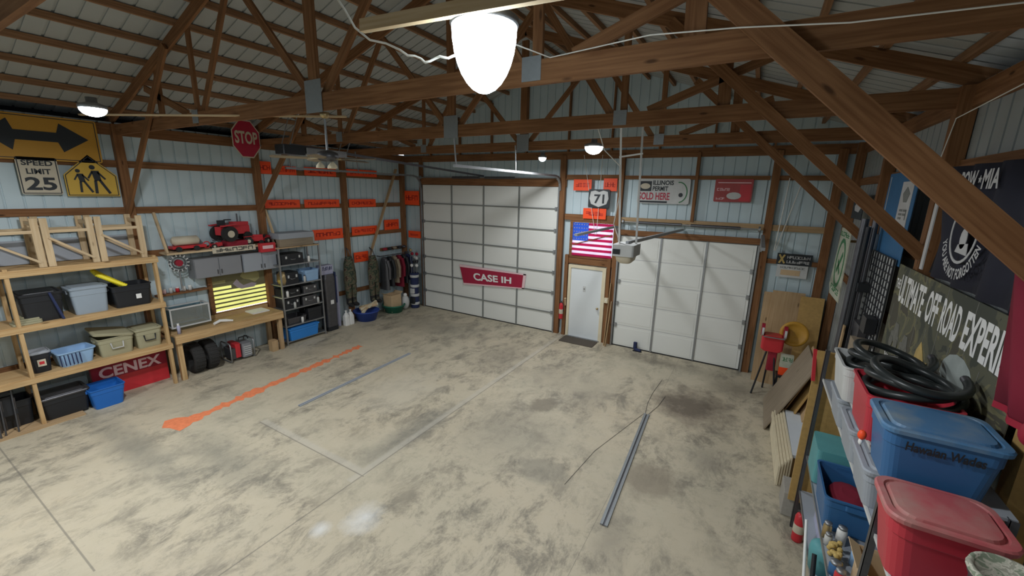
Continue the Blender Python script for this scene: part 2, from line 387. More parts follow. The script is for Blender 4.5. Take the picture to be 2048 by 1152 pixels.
class Fr:
    """wall frame: right (R), up (U), out of the wall (N)"""
    def __init__(s, wall, c):
        s.c = c
        s.R, s.N = {'left': (Vector((0, 1, 0)), Vector((1, 0, 0))), 'back': (Vector((1, 0, 0)), Vector((0, -1, 0))), 'right': (Vector((0, -1, 0)), Vector((-1, 0, 0)))}[wall]
        s.U = Vector((0, 0, 1)); s.O = s.N*c if wall == 'left' else (Vector((0, c, 0)) if wall == 'back' else Vector((c, 0, 0)))
        s.wall = wall; s.sg = -1 if wall == 'right' else 1
    def at(s, a, z, d=0.0): return s.O + s.R*(a*s.sg) + s.U*z + s.N*d   # a is the world coordinate along the wall
def plate(mb, fr, pts, d0, d1):
    """pts (a, z) polygon, extruded from depth d0 to d1"""
    n = len(pts); A = [fr.at(a, z, d0) for a, z in pts]; B = [fr.at(a, z, d1) for a, z in pts]
    return mb.loft([A, B])
def rect(mb, fr, a0, z0, a1, z1, d0, d1): return plate(mb, fr, [(a0, z0), (a1, z0), (a1, z1), (a0, z1)], d0, d1)
def line(mb, fr, p, q, wd, d0, d1):
    (a, b), (c, d) = p, q; ln = math.hypot(c-a, d-b) or 1; nx, ny = -(d-b)/ln*wd/2, (c-a)/ln*wd/2
    return plate(mb, fr, [(a+nx, b+ny), (a-nx, b-ny), (c-nx, d-ny), (c+nx, d+ny)], d0, d1)
def disc(mb, fr, a, z, r, d0, d1, n=20, rz=None):
    return plate(mb, fr, [(a+r*math.cos(2*PI*k/n), z+(rz or r)*math.sin(2*PI*k/n)) for k in range(n)], d0, d1)
def words(mb, fr, s, a0, z0, a1, z1, d, shear=0.0, warp=None):
    """lettering inside the box; a0 is the reader's left"""
    vs, fs = text_mesh(s)
    P = []
    for x, y in vs:
        a = a0+(a1-a0)*x + shear*y; z = z0+(z1-z0)*y
        if warp: a, z = warp(x, y)
        P.append(fr.at(a, z, d))
    mb.add(P, fs); return mb

def marks(mb, fr, a0, z0, a1, z1, d, n):
    """blurred, unreadable lettering: n stroke groups"""
    sg = 1 if a1 > a0 else -1; w = abs(a1-a0)/n; rr = random.Random(int(abs(a0)*100)+n)
    for k in range(n):
        l = a0+sg*w*(k+.12); r = a0+sg*w*(k+.88); t = min(w*.22, (z1-z0)*.22)
        for c in rr.sample(range(5), 3):
            if c == 0: line(mb, fr, (l, z0), (l, z1), t, 0, d)
            if c == 1: line(mb, fr, (r, z0), (r, z1), t, 0, d)
            if c == 2: line(mb, fr, (l, z1-t/2), (r, z1-t/2), t, 0, d)
            if c == 3: line(mb, fr, (l, z0+t/2), (r, z0+t/2), t, 0, d)
            if c == 4: line(mb, fr, (l, (z0+z1)/2), (r, (z0+z1)/2), t, 0, d)
    return mb
# ------------------------------------------------------------------ room shell
W = 12.55
def rz(x): return 5.5 + min(x, 12.4-x)/3.0
b = MB(); b.add([(-0.1, -16, 0), (W+0.1, -16, 0), (W+0.1, 0.3, 0), (-0.1, 0.3, 0)], [(0, 1, 2, 3)]); struct(b.build('floor', 'floor'))
def siding(name, fr, a0, a1, top, holes, sm='siding', ribs=0.2286, w=0.035, dp=0.02, bottom=0.0):
    """ribbed sheet; grooves every ribs; holes = (a0, a1, z0, z1)"""
    xs = {a0, a1}
    for h in holes: xs |= {h[0], h[1]}
    k = math.ceil(a0/ribs)
    cuts = []
    while k*ribs < a1:
        g = k*ribs; cuts.append(g); xs |= {g-w/2, g+w/2}; k += 1
    xs = sorted(x for x in xs if a0 <= x <= a1); mb = MB()
    def dep(x): return -dp if any(abs(x-g) < w*0.4 for g in cuts) else 0.0
    for p, q in zip(xs[:-1], xs[1:]):
        if q-p < 1e-5: continue
        m = (p+q)/2; d = dep(m); zs = [(bottom, None)]
        hs = sorted((h[2], h[3]) for h in holes if h[0] <= m <= h[1]); segs = []; z = bottom
        for l, u in hs:
            if l > z: segs.append((z, l, l))
            z = max(z, u)
        segs.append((z, top(p), top(q)))
        for z0, zp, zq in segs:
            if min(zp, zq) <= z0: continue
            P = [fr.at(p, z0, d), fr.at(q, z0, d), fr.at(q, zq, d), fr.at(p, zp, d)]; mb.add(P, [(0, 1, 2, 3)])
            if d < 0:
                for x in (p, q): mb.add([fr.at(x, z0, 0), fr.at(x, z0, d), fr.at(x, zp, d), fr.at(x, zp, 0)], [(0, 1, 2, 3)])
    return struct(mb.build(name, sm))
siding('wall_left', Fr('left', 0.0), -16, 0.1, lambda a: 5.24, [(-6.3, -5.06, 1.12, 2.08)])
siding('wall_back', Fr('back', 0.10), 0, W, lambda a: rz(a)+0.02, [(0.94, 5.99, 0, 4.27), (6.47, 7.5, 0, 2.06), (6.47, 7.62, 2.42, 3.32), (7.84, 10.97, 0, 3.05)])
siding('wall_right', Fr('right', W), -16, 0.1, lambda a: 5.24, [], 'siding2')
siding('wall_rear', Fr('back', -16.0), 0, W, lambda a: rz(a)+0.02, [])
b = MB(); y0, y1 = -16.0, 0.15; k = 0; y = y0
while y < y1:
    for ya, yb, d in ((y, y+0.195, 0.0), (y+0.195, y+0.2286, 0.02)):
        for xa, xb in ((-0.45, 6.2), (12.85, 6.2)):
            za, zb = rz(xa)+d, rz(6.2)+d
            b.add([(xa, ya, za), (xa, yb, za), (xb, yb, zb), (xb, ya, zb)], [(0, 1, 2, 3)])
            if d:
                for q in (ya, yb): b.add([(xa, q, za), (xb, q, zb), (xb, q, zb-d), (xa, q, za-d)], [(0, 1, 2, 3)])
    y += 0.2286
struct(b.build('ceiling', 'roofm'))
for nm, xa, xb in (('trim_1', -0.45, -0.02), ('trim_2', W+0.02, 12.95)):
    b = MB(); b.box((xa, -16, 5.20), (xb, 0.15, 5.225)); b.box((xa if xa < 0 else xb-0.02, -16, 5.2), (xa+0.02 if xa < 0 else xb, 0.15, 5.46)); struct(b.build(nm, 'soffit'))

# windows
def window(name, fr, a0, a1, z0, z1, fm='beam'):
    mb = MB()
    for q in ((a0-.09, z0-.09, a1+.09, z0), (a0-.09, z1, a1+.09, z1+.09), (a0-.09, z0, a0, z1), (a1, z0, a1+.09, z1)): rect(mb, fr, *q, -0.02, 0.05)
    f = struct(mb.build(name, fm)); f['category'] = 'window'
    mb = MB(); rect(mb, fr, a0, z0, a1, z1, -0.10, -0.095); mb.build('window_pane', 'glass', f)
    mb = MB(); c = (a0+a1)/2; rect(mb, fr, c-.015, z0, c+.015, z1, -0.09, -0.06); mb.build('mullion', 'white', f)
    return f
window('window_1', Fr('left', 0.0), -6.3, -5.06, 1.12, 2.08)
window('window_2', Fr('back', 0.06), 6.47, 7.62, 2.42, 3.32)

# ------------------------------------------------------------------ doors on the back wall
FB = Fr('back', 0.0)
def overhead(name, x0, x1, z1, rows, cuts, lab):
    root = struct(D.objects.new(name, None)); COL.objects.link(root); root['_o'] = (0, 0, 0)
    h = z1/rows
    for r in range(rows):
        mb = MB(); xs = [x0]+cuts+[x1]
        for a, c in zip(xs[:-1], xs[1:]):
            rect(mb, FB, a+.012, r*h+.012, c-.012, (r+1)*h-.012, -0.02, 0.02)
            rect(mb, FB, a+.07, r*h+.07, c-.07, (r+1)*h-.07, 0.02, 0.026)
        mb.build('door_section', 'doorw', root)
    for r in range(1, rows):
        mb = MB(); rect(mb, FB, x0, r*h-.018, x1, r*h+.018, -0.02, 0.018 if name == 'door_3' else 0.05); mb.build('section_joint', 'lgrey' if name == 'door_3' else 'doorj', root)
    mb = MB(); rect(mb, FB, x0-.02, 0, x1+.02, z1+.02, -0.11, -0.02); mb.build('backing_sheet', 'doorj', root)
    mb = MB(); rect(mb, FB, x0, 0.0, x1, 0.03, -0.02, 0.03); mb.build('bottom_seal', 'blackm', root)
    for c in cuts:
        mb = MB(); rect(mb, FB, c-.022, 0.02, c+.022, z1, 0.0, 0.045); mb.build('stile', 'steel' if name == 'door_3' else 'doorj', root)
    for s, xx in ((-1, x0), (1, x1)):
        for r in range(1, rows):
            mb = MB(); rect(mb, FB, xx-.03-s*.05, r*h-.05, xx+.03-s*.05, r*h+.05, 0.02, 0.06); mb.build('hinge', 'steel', root)
        mb = MB(); rect(mb, FB, xx-.02+s*.03, 0, xx+.02+s*.03, z1, 0.03, 0.09); mb.build('vertical_track', 'steel', root)
    return root
overhead('door_1', 0.94, 5.99, 4.27, 7, [2.2, 3.46, 4.73], '')
overhead('door_3', 7.84, 10.97, 3.05, 5, [8.88, 9.93], '')
root = struct(D.objects.new('door_2', None)); COL.objects.link(root); root['_o'] = (0, 0, 0)
mb = MB(); rect(mb, FB, 6.50, 0.02, 7.42, 2.05, -0.03, 0.02); mb.build('door_leaf', 'pdoor', root)
mb = MB(); rect(mb, FB, 6.42, 0, 6.50, 2.13, -0.12, 0.05); rect(mb, FB, 7.42, 0, 7.52, 2.13, -0.12, 0.05); rect(mb, FB, 6.50, 2.05, 7.42, 2.13, -0.12, 0.05); mb.build('door_frame', 'cream', root)
mb = MB(); mb.cyl((7.35, -0.02, 0.97), (7.35, -0.07, 0.97), 0.015); mb.ball((7.35, -0.09, 0.97), 0.032); mb.build('door_knob', 'brass', root)
mb = MB(); rect(mb, FB, 6.88, 1.40, 6.96, 1.55, 0.02, 0.028); s_ = mb.build('door_notice', 'lgrey', root); s_['label'] = 'small grey notice'
mb = MB(); disc(mb, FB, 6.92, 1.47, 0.022, 0.028, 0.031); mb.build('notice_mark', 'doorj', s_)
mb = MB(); rect(mb, FB, 6.45, 0.0, 7.47, 0.02, -0.05, 0.09); mb.build('threshold', 'steel', root)

# ------------------------------------------------------------------ posts and girts
def timber(name, lab, cat, p1, p2, wd, h, m='beam', group=None, up=(0, 0, 1)):
    mb = MB(); mb.bar(p1, p2, wd, h, up); return tag(mb.build(name, m), lab, cat, group)
ords = ['first', 'second', 'third', 'fourth', 'fifth']
for i, (y, l) in enumerate(((-10.1, 'left wall post nearest the camera beside the yellow arrow sign'), (-7.55, 'left wall post between the school crossing sign and the red toy shelf'),
                            (-5.0, 'left wall post under the octagonal stop sign'), (-2.5, 'left wall post running down behind the orange placards'), (-0.1, 'corner post of the left wall beside the taller garage door'))):
    mb = MB(); mb.bar((0.07, y, 0), (0.07, y, 5.2), 0.13, 0.14, (0, 1, 0)); tag(mb.build('wall_post', 'beam'), 'square timber ' + l, 'post', 'posts of the left wall')
for i, (y, l) in enumerate(((-10.1, 'right wall post outside the near end of the tote shelf'), (-7.5, 'rough right wall post behind the stacked blue and red totes'), (-5.0, 'right wall post between the blue sign and the black flag'),
                            (-2.5, 'right wall post between the pipe bundle and the dark corner sign'), (-0.1, 'right wall corner post behind the green emblem sign'))):
    mb = MB(); mb.bar((12.47, y, 0), (12.47, y, 5.2), 0.14, 0.14, (0, 1, 0)); tag(mb.build('wall_post', 'beam' if y != -7.5 else 'osb'), 'timber ' + l, 'post', 'posts of the right wall')
for x, z0, z1, wd, l in ((0.87, 0, 5.1, .10, 'slim post at the left edge of the taller garage door'), (6.10, 0, 5.1, .16, 'post between the taller garage door and the fire extinguisher'),
                     (6.34, 0, 2.4, .10, 'trimmer stud left of the white entry door'), (7.58, 0, 2.4, .09, 'trimmer stud right of the white entry door'), (7.73, 0, 5.1, .13, 'tall post between the entry door and the lower garage door'),
                     (9.52, 3.5, 5.1, .07, 'short stud between the two metal signs over the lower garage door'), (11.10, 0, 5.1, .15, 'post at the right edge of the lower garage door'), (12.20, 0, 5.1, .15, 'orange-brown corner post right of the black lettered sign')):
    mb = MB(); mb.bar((x, 0.0, z0), (x, 0.0, z1), wd, 0.10, (0, 1, 0)); tag(mb.build('wall_post', 'beam'), 'timber ' + l, 'post', 'posts and studs of the back wall')
for y0, y1, x, z, l in ((-16, 0, 0.02, 3.58, 'left wall girt over the wooden shelf and toy shelf'), (-16, 0, 0.02, 4.47, 'left wall girt behind the arrow sign bottom'), (-16, 0, 0.02, 2.68, 'left wall girt level with the toy shelf'), (-16, 0, 0.02, 0.9, 'left wall girt at bench height'),
                     (-16, 0, 12.53, 4.45, 'right wall girt over the black flag'), (-16, 0, 12.53, 3.52, 'right wall girt along the bottom of the blue sign'), (-16, 0, 12.53, 2.6, 'right wall girt behind the off-road banner')):
    timber('wall_girt', 'horizontal ' + l, 'girt', (x, y0, z), (x, y1, z), 0.04, 0.13, 'beam', 'girts of the side walls')
for y0, y1, x, l in ((-16, 0, 0.03, 'left eave board at the top of the siding'), (-16, 0, 12.52, 'right eave board at the top of the siding')):
    timber('eave_board', 'dark horizontal ' + l, 'board', (x, y0, 5.10), (x, y1, 5.10), 0.05, 0.2, 'beam', 'eave boards')
for x0, x1, z, h, l in ((6.2, 7.7, 4.53, .13, 'girt behind the orange placards over the flag window'), (7.8, 11.0, 4.53, .09, 'girt at the top of the two metal signs'), (11.15, 12.15, 4.53, .1, 'girt high in the right corner'),
                     (6.2, 7.7, 3.46, .16, 'header over the flag window'), (7.8, 12.15, 3.46, .13, 'header under the two metal signs'), (7.8, 11.03, 3.13, .14, 'header on top of the lower garage door'), (11.15, 12.15, 2.72, .1, 'girt behind the black lettered sign'), (6.3, 7.7, 2.24, .16, 'header on top of the entry door'),
                     (0.9, 6.2, 4.38, .22, 'dark header on top of the taller garage door'), (0.05, .85, 3.6, .1, 'girt left of the taller garage door'), (0.0, 12.4, 5.10, .2, 'tie beam of the gable')):
    timber('wall_girt', 'horizontal back wall ' + l, 'girt', (x0, 0.02, z), (x1, 0.02, z), 0.05, h, 'ply' if 'two metal signs' in l and z < 4 else 'beam', 'girts and headers of the back wall')

# ------------------------------------------------------------------ roof trusses, knee braces, purlins
tw = ['nearest the camera', 'second from the camera, carrying the ceiling fan', 'third from the camera, behind the stop sign', 'fourth from the camera, nearest the back wall']
for i, y in enumerate((-10.1, -7.55, -5.0, -2.5)):
    t = thing('roof_truss', 'timber roof truss spanning the building, ' + tw[i], 'truss', (6.2, y, 5.0), 'roof trusses')
    mb = MB(); mb.bar((0, y, 5.095), (12.4, y, 5.095), 0.04, 0.19); mb.build('bottom_chord', 'beam', t)
    for s in (0, 1):
        X = (lambda x: x) if s == 0 else (lambda x: 12.4-x)
        mb = MB(); mb.bar((X(-0.3), y, 5.31-0.1), (X(6.2), y, 5.31+6.2/3), 0.04, 0.17); mb.build('top_chord', 'beam', t)
        for (xa, za), (xb, zb), wd in (((3.27, 5.15), (3.29, 6.35), .09), ((3.42, 5.15), (4.55, 6.75), .10), ((6.1, 5.15), (4.62, 6.75), .10), ((2.05, 5.15), (2.08, 5.98), .14), ((2.95, 5.20), (1.55, 5.70), .10)):
            mb = MB(); mb.bar((X(xa), y+.04, za), (X(xb), y+.04, zb), 0.038, wd, (1, 0, 0)); mb.build('web', 'beam', t)
        mb = MB(); mb.box((X(3.3)-.09, y-.026, 5.03), (X(3.3)+.09, y-.022, 5.22)); mb.build('gusset_plate', 'plate', t)
    mb = MB(); mb.bar((6.2, y-.0, 5.15), (6.2, y-.0, 7.2), 0.15, 0.05, (0, 1, 0)); mb.build('king_post', 'beam', t)
    mb = MB(); mb.box((6.05, y-.032, 4.98), (6.35, y-.026, 5.34)); mb.build('gusset_plate', 'plate', t)
    if i:
        nm = ['', 'fan truss', 'stop-sign truss', 'back truss'][i]
        for s, l in ((0, 'left'), (1, 'right')):
            if s == 0 and i == 3: continue
            X = (lambda x: x) if s == 0 else (lambda x: 12.4-x)
            mb = MB(); dp = 0.13 if s == 0 else (0, .158, .125, .12)[i]; za, zb = (3.46, 6.16) if s == 0 else ((0, 0), (3.60, 6.21), (3.57, 6.18), (3.45, 6.06))[i]
            mb.bar((X(0.06 if s == 0 else -.02), y-.06, za), (X(2.75), y-.06, zb), 0.04, dp); tag(mb.build('knee_brace', 'beam'), 'diagonal timber knee brace from the %s wall post up to the %s' % (l, nm), 'brace', 'knee braces under the trusses')
for s, l in ((0, 'left'), (1, 'right')):
    for k in range(11):
        x = 0.02 + k*0.6
        X = x if s == 0 else 12.4-x
        z = 5.45 + x/3
        where = 'at the eave' if k == 0 else ('at the ridge' if k == 10 else 'number %s up from the eave' % ['', 'one', 'two', 'three', 'four', 'five', 'six', 'seven', 'eight', 'nine'][k])
        timber('roof_purlin', 'long purlin under the %s roof slope, %s' % (l, where), 'purlin', (X, -16, z), (X, 0.1, z), 0.06, 0.09, 'beam2', 'roof purlins')
# gable framing over the back wall
for gi, x in enumerate((1.3, 2.5, 3.7, 4.9, 6.2, 7.4, 8.6, 9.8, 11.0)):
    timber('gable_stud', 'upright timber stud in the back gable, %s from the left' % ('first', 'second', 'third', 'fourth', 'centre one, fifth', 'sixth', 'seventh', 'eighth', 'ninth')[gi], 'stud', (x, 0.03, 5.15), (x, 0.03, rz(x)-.1), 0.04, 0.09, 'beam', 'gable studs', (0, 1, 0))
timber('roof_board', 'long pale board slung under the roof beside the bright lamp', 'board', (8.75, -9.02, 5.05), (10.9, -9.02, 4.95), 0.04, 0.065, 'lath')
timber('roof_board', 'thin light lath running under the purlins near the left lamp', 'board', (2.3, -8.6, 5.06), (5.9, -6.9, 5.06), 0.05, 0.02, 'lath')
mb = MB(); mb.rings([(9.45, -8.8, 4.98), (9.331, -7.7, 5.149), (10.088, -7.7, 5.194), (10.64, -7.7, 5.154), (11.194, -7.7, 5.092), (11.863, -7.7, 5.071), (12.38, -7.5, 5.0), (12.40, -5.1, 4.9), (12.36, -5.08, 4.5)], 0.005, 6); tag(mb.build('power_cable', 'rope'), 'thin white cord running right from the bright lamp along the near truss', 'cord')
mb = MB(); P = [(8.1, -8.85, 5.6), (8.402, -8.85, 5.252), (8.5, -8.86, 5.13), (8.62, -8.85, 5.045), (8.75, -8.84, 5.01), (8.878, -8.85, 4.953), (8.95, -8.86, 4.91), (8.999, -8.85, 4.904), (9.04, -8.84, 4.885), (9.076, -8.85, 4.859), (9.12, -8.85, 4.862), (9.15, -8.84, 4.875), (9.191, -8.85, 4.877), (9.25, -8.85, 4.86), (9.36, -8.85, 4.88)]
mb.rings(P, 0.007, 6); tag(mb.build('power_cable', 'rope'), 'wavy white cord leading left from the bright lamp', 'cord')

# ------------------------------------------------------------------ lamps
lampl = ['large bright LED lamp hanging close to the camera', 'oval LED lamp glowing over the yellow arrow sign', 'LED lamp glowing in front of the lower garage door opener', 'small far LED lamp over the taller garage door', 'LED lamp behind the camera on the left', 'LED lamp behind the camera on the right']
for i, (x, y, z) in enumerate(LIGHTS):
    g = 1.4 if i == 0 else 1.0
    t = thing('ceiling_lamp', lampl[i], 'lamp', (x, y, z), 'LED ceiling lamps')
    mb = MB(); mb.lathe((x, y, z), [(0.001, .12), (.05, .12), (.05, .05), (.09*g, .045), (.09*g, .02), (.001, .02)], 20); mb.build('lamp_base', 'steel', t)
    mb = MB(); mb.cyl((x, y, z+.11), (x, y, 5.0), .012); mb.build('lamp_stem', 'steel', t)
    r, h = [(.175, .33), (.12, .085), (.15, .12), (.085, .08), (.15, .12), (.15, .12)][i]  # nearest lens enlarged so its shape takes in the glare
    mb = MB(); mb.lathe((x, y, z), [(0.001, -h)] + [(r*math.sin(a*PI/16), -h*math.cos(a*PI/16)) for a in range(1, 8)] + [(r, 0), (r*.97, .02), (0.001, .02)], 32); mb.build('lamp_lens', 'lens', t)
    mb = MB(); mb.lathe((x, y, z), [(r*1.0, .0), (r*1.06, .01), (r*1.06, .035), (r*.6, .06), (.04, .07), (.001, .07)], 32); mb.build('lamp_rim', 'steel', t)
    ld = D.lights.new('lamp_light', 'AREA'); ld.shape = 'DISK'; ld.size = 0.30; ld.energy = LAMP_POWER[i]; ld.color = (0.95, 0.975, 1.0); ld.spread = PI
    lo = D.objects.new('lamp_light', ld); COL.objects.link(lo); lo.parent = t; lo.location = (0, 0, -h-.015)
# ------------------------------------------------------------------ signs on the left wall
FL = Fr('left', 0.14)
def rrp(a0, z0, a1, z1, r, n=4):
    P = []
    for cx, cz, s in ((a1-r, z1-r, 0), (a0+r, z1-r, PI/2), (a0+r, z0+r, PI), (a1-r, z0+r, 1.5*PI)):
        for k in range(n+1): t = s+PI/2*k/n; P.append((cx+r*math.cos(t), cz+r*math.sin(t)))
    return P
t = thing('arrow_sign', 'big amber road sign with a black two-headed arrow high on the left wall', 'sign', (0.14, -8.5, 4.4))
mb = MB(); plate(mb, FL, rrp(-9.30, 4.46, -7.84, 5.20, .04), 0.0, 0.006); mb.build('sign_plate', 'yelo', t)
mb = MB(); Z = 4.86
plate(mb, FL, [(-9.22, Z), (-8.93, Z+.25), (-8.88, Z+.08), (-8.38, Z+.08), (-8.33, Z+.24), (-7.98, Z), (-8.33, Z-.24), (-8.38, Z-.08), (-8.88, Z-.08), (-8.93, Z-.25)], 0.006, 0.009); mb.build('arrow', 'ink', t)
mb = MB(); line(mb, FL, (-7.87, 4.49), (-7.87, 5.17), .012, .006, .008); line(mb, FL, (-9.28, 4.49), (-7.87, 4.49), .012, .006, .008); line(mb, FL, (-9.28, 5.17), (-7.87, 5.17), .012, .006, .008); mb.build('border', 'ink', t)
t = thing('speed_limit_sign', 'cream SPEED LIMIT 25 road sign under the arrow sign', 'sign', (0.14, -8.7, 3.9))
mb = MB(); plate(mb, FL, rrp(-8.94, 3.89, -8.45, 4.51, .03), 0, .006); mb.build('sign_plate', 'signw', t)
mb = MB()
for a in (((-8.92, 3.91), (-8.47, 3.91)), ((-8.92, 4.49), (-8.47, 4.49)), ((-8.92, 3.91), (-8.92, 4.49)), ((-8.47, 3.91), (-8.47, 4.49))): line(mb, FL, a[0], a[1], .014, .006, .008)
mb.build('border', 'ink', t)
mb = MB(); words(mb, FL, 'SPEED', -8.88, 4.37, -8.51, 4.46, .009); mb.build('word_speed', 'ink', t)
mb = MB(); words(mb, FL, 'LIMIT', -8.84, 4.23, -8.55, 4.32, .009); mb.build('word_limit', 'ink', t)
mb = MB(); words(mb, FL, '25', -8.88, 3.96, -8.51, 4.18, .009); mb.build('lettering', 'ink', t)
t = thing('school_crossing_sign', 'yellow five-sided road sign with two walking figures', 'sign', (0.14, -8.0, 3.86))
mb = MB(); plate(mb, FL, [(-8.40, 3.86), (-7.68, 3.86), (-7.68, 4.24), (-8.04, 4.60), (-8.40, 4.24)][::-1], 0, .006); mb.build('sign_plate', 'yel', t)
mb = MB(); P = [(-8.38, 3.88), (-7.70, 3.88), (-7.70, 4.23), (-8.04, 4.57), (-8.38, 4.23)]
for p, q in zip(P, P[1:]+P[:1]): line(mb, FL, p, q, .013, .006, .008)
mb.build('border', 'ink', t)
mb = MB()
for cx, cz, s in ((-8.18, 3.93, .95), (-7.97, 3.91, 1.18)):
    g = lambda x, z: (cx+x*s, cz+z*s)
    disc(mb, FL, *g(-.035, .40), .035*s, .006, .009, 12)
    plate(mb, FL, [g(-.055, .35), g(.035, .35), g(.05, .2), g(-.03, .19)], .006, .009)
    line(mb, FL, g(-.02, .2), g(-.03, .0), .036*s, .006, .009); line(mb, FL, g(.03, .21), g(.13, .0), .036*s, .006, .009)
    line(mb, FL, g(-.045, .33), g(-.10, .23), .024*s, .006, .009); line(mb, FL, g(.02, .33), g(.10, .22), .026*s, .006, .009)
mb.build('walking_figures', 'ink', t)
FS = Fr('left', 0.45)
t = thing('stop_sign', 'red octagonal STOP sign on the third left post', 'sign', (0.45, -5.36, 4.8))
oc = lambda r, a=-5.35, z=5.16: [(a+r*math.cos(PI/8+k*PI/4)*1.0, z+r*1.34*math.sin(PI/8+k*PI/4)) for k in range(8)]
mb = MB(); plate(mb, FS, oc(.335), 0, .004); mb.build('sign_rim', 'signw', t)
mb = MB(); plate(mb, FS, oc(.312), .004, .008); mb.build('sign_plate', 'stopr', t)
mb = MB(); words(mb, FS, 'STOP', -5.60, 5.05, -5.10, 5.33, .010); mb.build('lettering', 'signw', t)
mb = MB(); mb.bar((.44, -5.385, 5.05), (.44, -5.0, 5.05), .03, .03); mb.build('bracket', 'steel', t)

# orange placards
FO = Fr('left', 0.06); FOb = Fr('back', -0.05)
def placard(fr, a0, z0, a1, z1, txt, lab):
    c = fr.at((a0+a1)/2, z0); t = thing('orange_placard', lab, 'sign', tuple(c), 'fluorescent orange placards')
    mb = MB(); rect(mb, fr, a0, z0, a1, z1, 0, .006); mb.build('placard_board', 'orange', t)
    mb = MB(); h = z1-z0; marks(mb, fr, a0+.1*(a1-a0), z0+.32*h, a1-.1*(a1-a0), z1-.32*h, .008, txt); mb.build('lettering', 'dorange', t)
placard(FO, -4.93, 4.41, -4.62, 4.71, 3, 'squarish orange placard directly beside the stop sign post')
placard(FO, -4.45, 4.41, -3.95, 4.63, 7, 'short orange placard in the top row left of the fan')
placard(FO, -3.72, 4.42, -2.72, 4.64, 9, 'long orange placard in the top row under the fan')
placard(FO, -2.36, 4.46, -1.2, 4.66, 9, 'orange placard in the top row right of the second post')
placard(FO, -4.88, 3.56, -3.93, 3.77, 9, 'bright orange placard at the left end of the middle row')
placard(FO, -3.80, 3.55, -2.68, 3.77, 9, 'bright orange placard centred in the middle row')
placard(FO, -2.34, 3.53, -1.3, 3.77, 9, 'orange placard at the right end of the middle row')
placard(FO, -3.63, 2.62, -2.63, 2.92, 7, 'bright orange placard over the metal shelving in the lower row')
placard(FO, -2.30, 2.66, -1.3, 2.92, 7, 'orange placard between two posts in the lower row')
placard(FO, -0.98, 2.74, -0.32, 3.08, 4, 'small square orange placard near the corner post in the lower row')
placard(FO, -2.28, 1.80, -1.72, 2.12, 4, 'low orange placard between the two camouflage waders')
placard(FOb, 0.12, 3.58, 0.80, 4.05, 4, 'square orange placard high beside the taller garage door')
placard(FOb, 0.25, 2.44, 0.82, 2.68, 1, 'small orange placard low beside the taller garage door')
placard(FOb, 6.44, 4.18, 6.95, 4.47, 4, 'orange placard upper left over the route sign')
placard(FOb, 7.28, 4.18, 7.64, 4.50, 4, 'narrow orange placard upper right over the route sign')
placard(FOb, 6.76, 3.44, 7.40, 3.72, 4, 'orange placard directly under the route sign')
t = thing('route_sign', 'black and white shield-shaped route 71 road sign', 'sign', (7.18, -.1, 3.74))
FR2 = Fr('back', -0.09)
mb = MB(); plate(mb, FR2, rrp(6.90, 3.74, 7.48, 4.22, .04), 0, .005); mb.build('sign_plate', 'ink', t)
mb = MB(); P = [(6.96, 4.16), (7.08, 4.19), (7.19, 4.15), (7.30, 4.19), (7.42, 4.16), (7.45, 3.98), (7.40, 3.84), (7.19, 3.76), (6.98, 3.84), (6.93, 3.98)]
plate(mb, FR2, P[::-1], .005, .008); mb.build('shield', 'lgrey', t)
mb = MB(); words(mb, FR2, '71', 7.06, 3.85, 7.34, 4.09, .010); mb.build('lettering', 'ink', t)

# ------------------------------------------------------------------ left wooden shelf
t = thing('wooden_shelf', 'tall pine storage shelf with three decks loaded with totes', 'shelf', (0.45, -9.0, 0))
for y in (-10.6, -9.44, -7.53):
    for x in (0.72, 0.14):
        mb = MB(); mb.bar((x, y, 0), (x, y, 2.74), 0.09, 0.05, (0, 1, 0)); mb.build('post', 'pine', t)
for z in (0.90, 1.79, 2.71):
    mb = MB(); mb.box((0.10, -10.7, z-.02), (0.76, -7.48, z)); mb.build('deck', 'pine', t)
    for x in (0.76, 0.12):
        mb = MB(); mb.box((x-.02, -10.7, z-.11), (x+.02, -7.48, z-.02)); mb.build('rail', 'pine', t)
def lumber_frame(y0, y1, lab):
    t = thing('lumber_frame', lab, 'frame', (0.45, (y0+y1)/2, 2.73), 'lumber frames on the top deck')
    z0, z1 = 2.715, 3.52
    for x in (0.72, 0.2):
        for y in (y0+.03, y1-.03): mb = MB(); mb.bar((x, y, z0), (x, y, z1), .09, .04, (1, 0, 0)); mb.build('upright', 'lath', t)
    for x in (0.72, 0.2):
        for z in (3.30,): mb = MB(); mb.bar((x, y0+.05, z), (x, y1-.05, z), .035, .05); mb.build('rail', 'lath', t)
        mb = MB(); mb.bar((x+.03, y0+.05, 3.2), (x+.03, y1-.05, 2.80), .02, .035); mb.build('brace', 'lath', t)
    for y in (y0+.03, y1-.03): mb = MB(); mb.bar((0.22, y, 3.42), (0.70, y, 3.42), .035, .06); mb.build('cross_rail', 'lath', t)
lumber_frame(-9.62, -8.98, 'pale lumber frame at the left edge of the top deck')
lumber_frame(-8.93, -8.32, 'pale lumber frame in the middle of the top deck')
lumber_frame(-8.27, -7.63, 'pale lumber frame at the right end of the top deck, by the wall post')
tag(MB().box((0.12, -9.6, 2.72), (0.16, -7.7, 3.12)).build('backboard', 'grey'), 'low grey board standing behind the lumber frames', 'board')
tag(MB().box((0.05, -10.5, 0.0), (0.86, -8.95, 0.03)).build('floor_board', 'ply'), 'plywood board lying on the floor under the black tote', 'board')

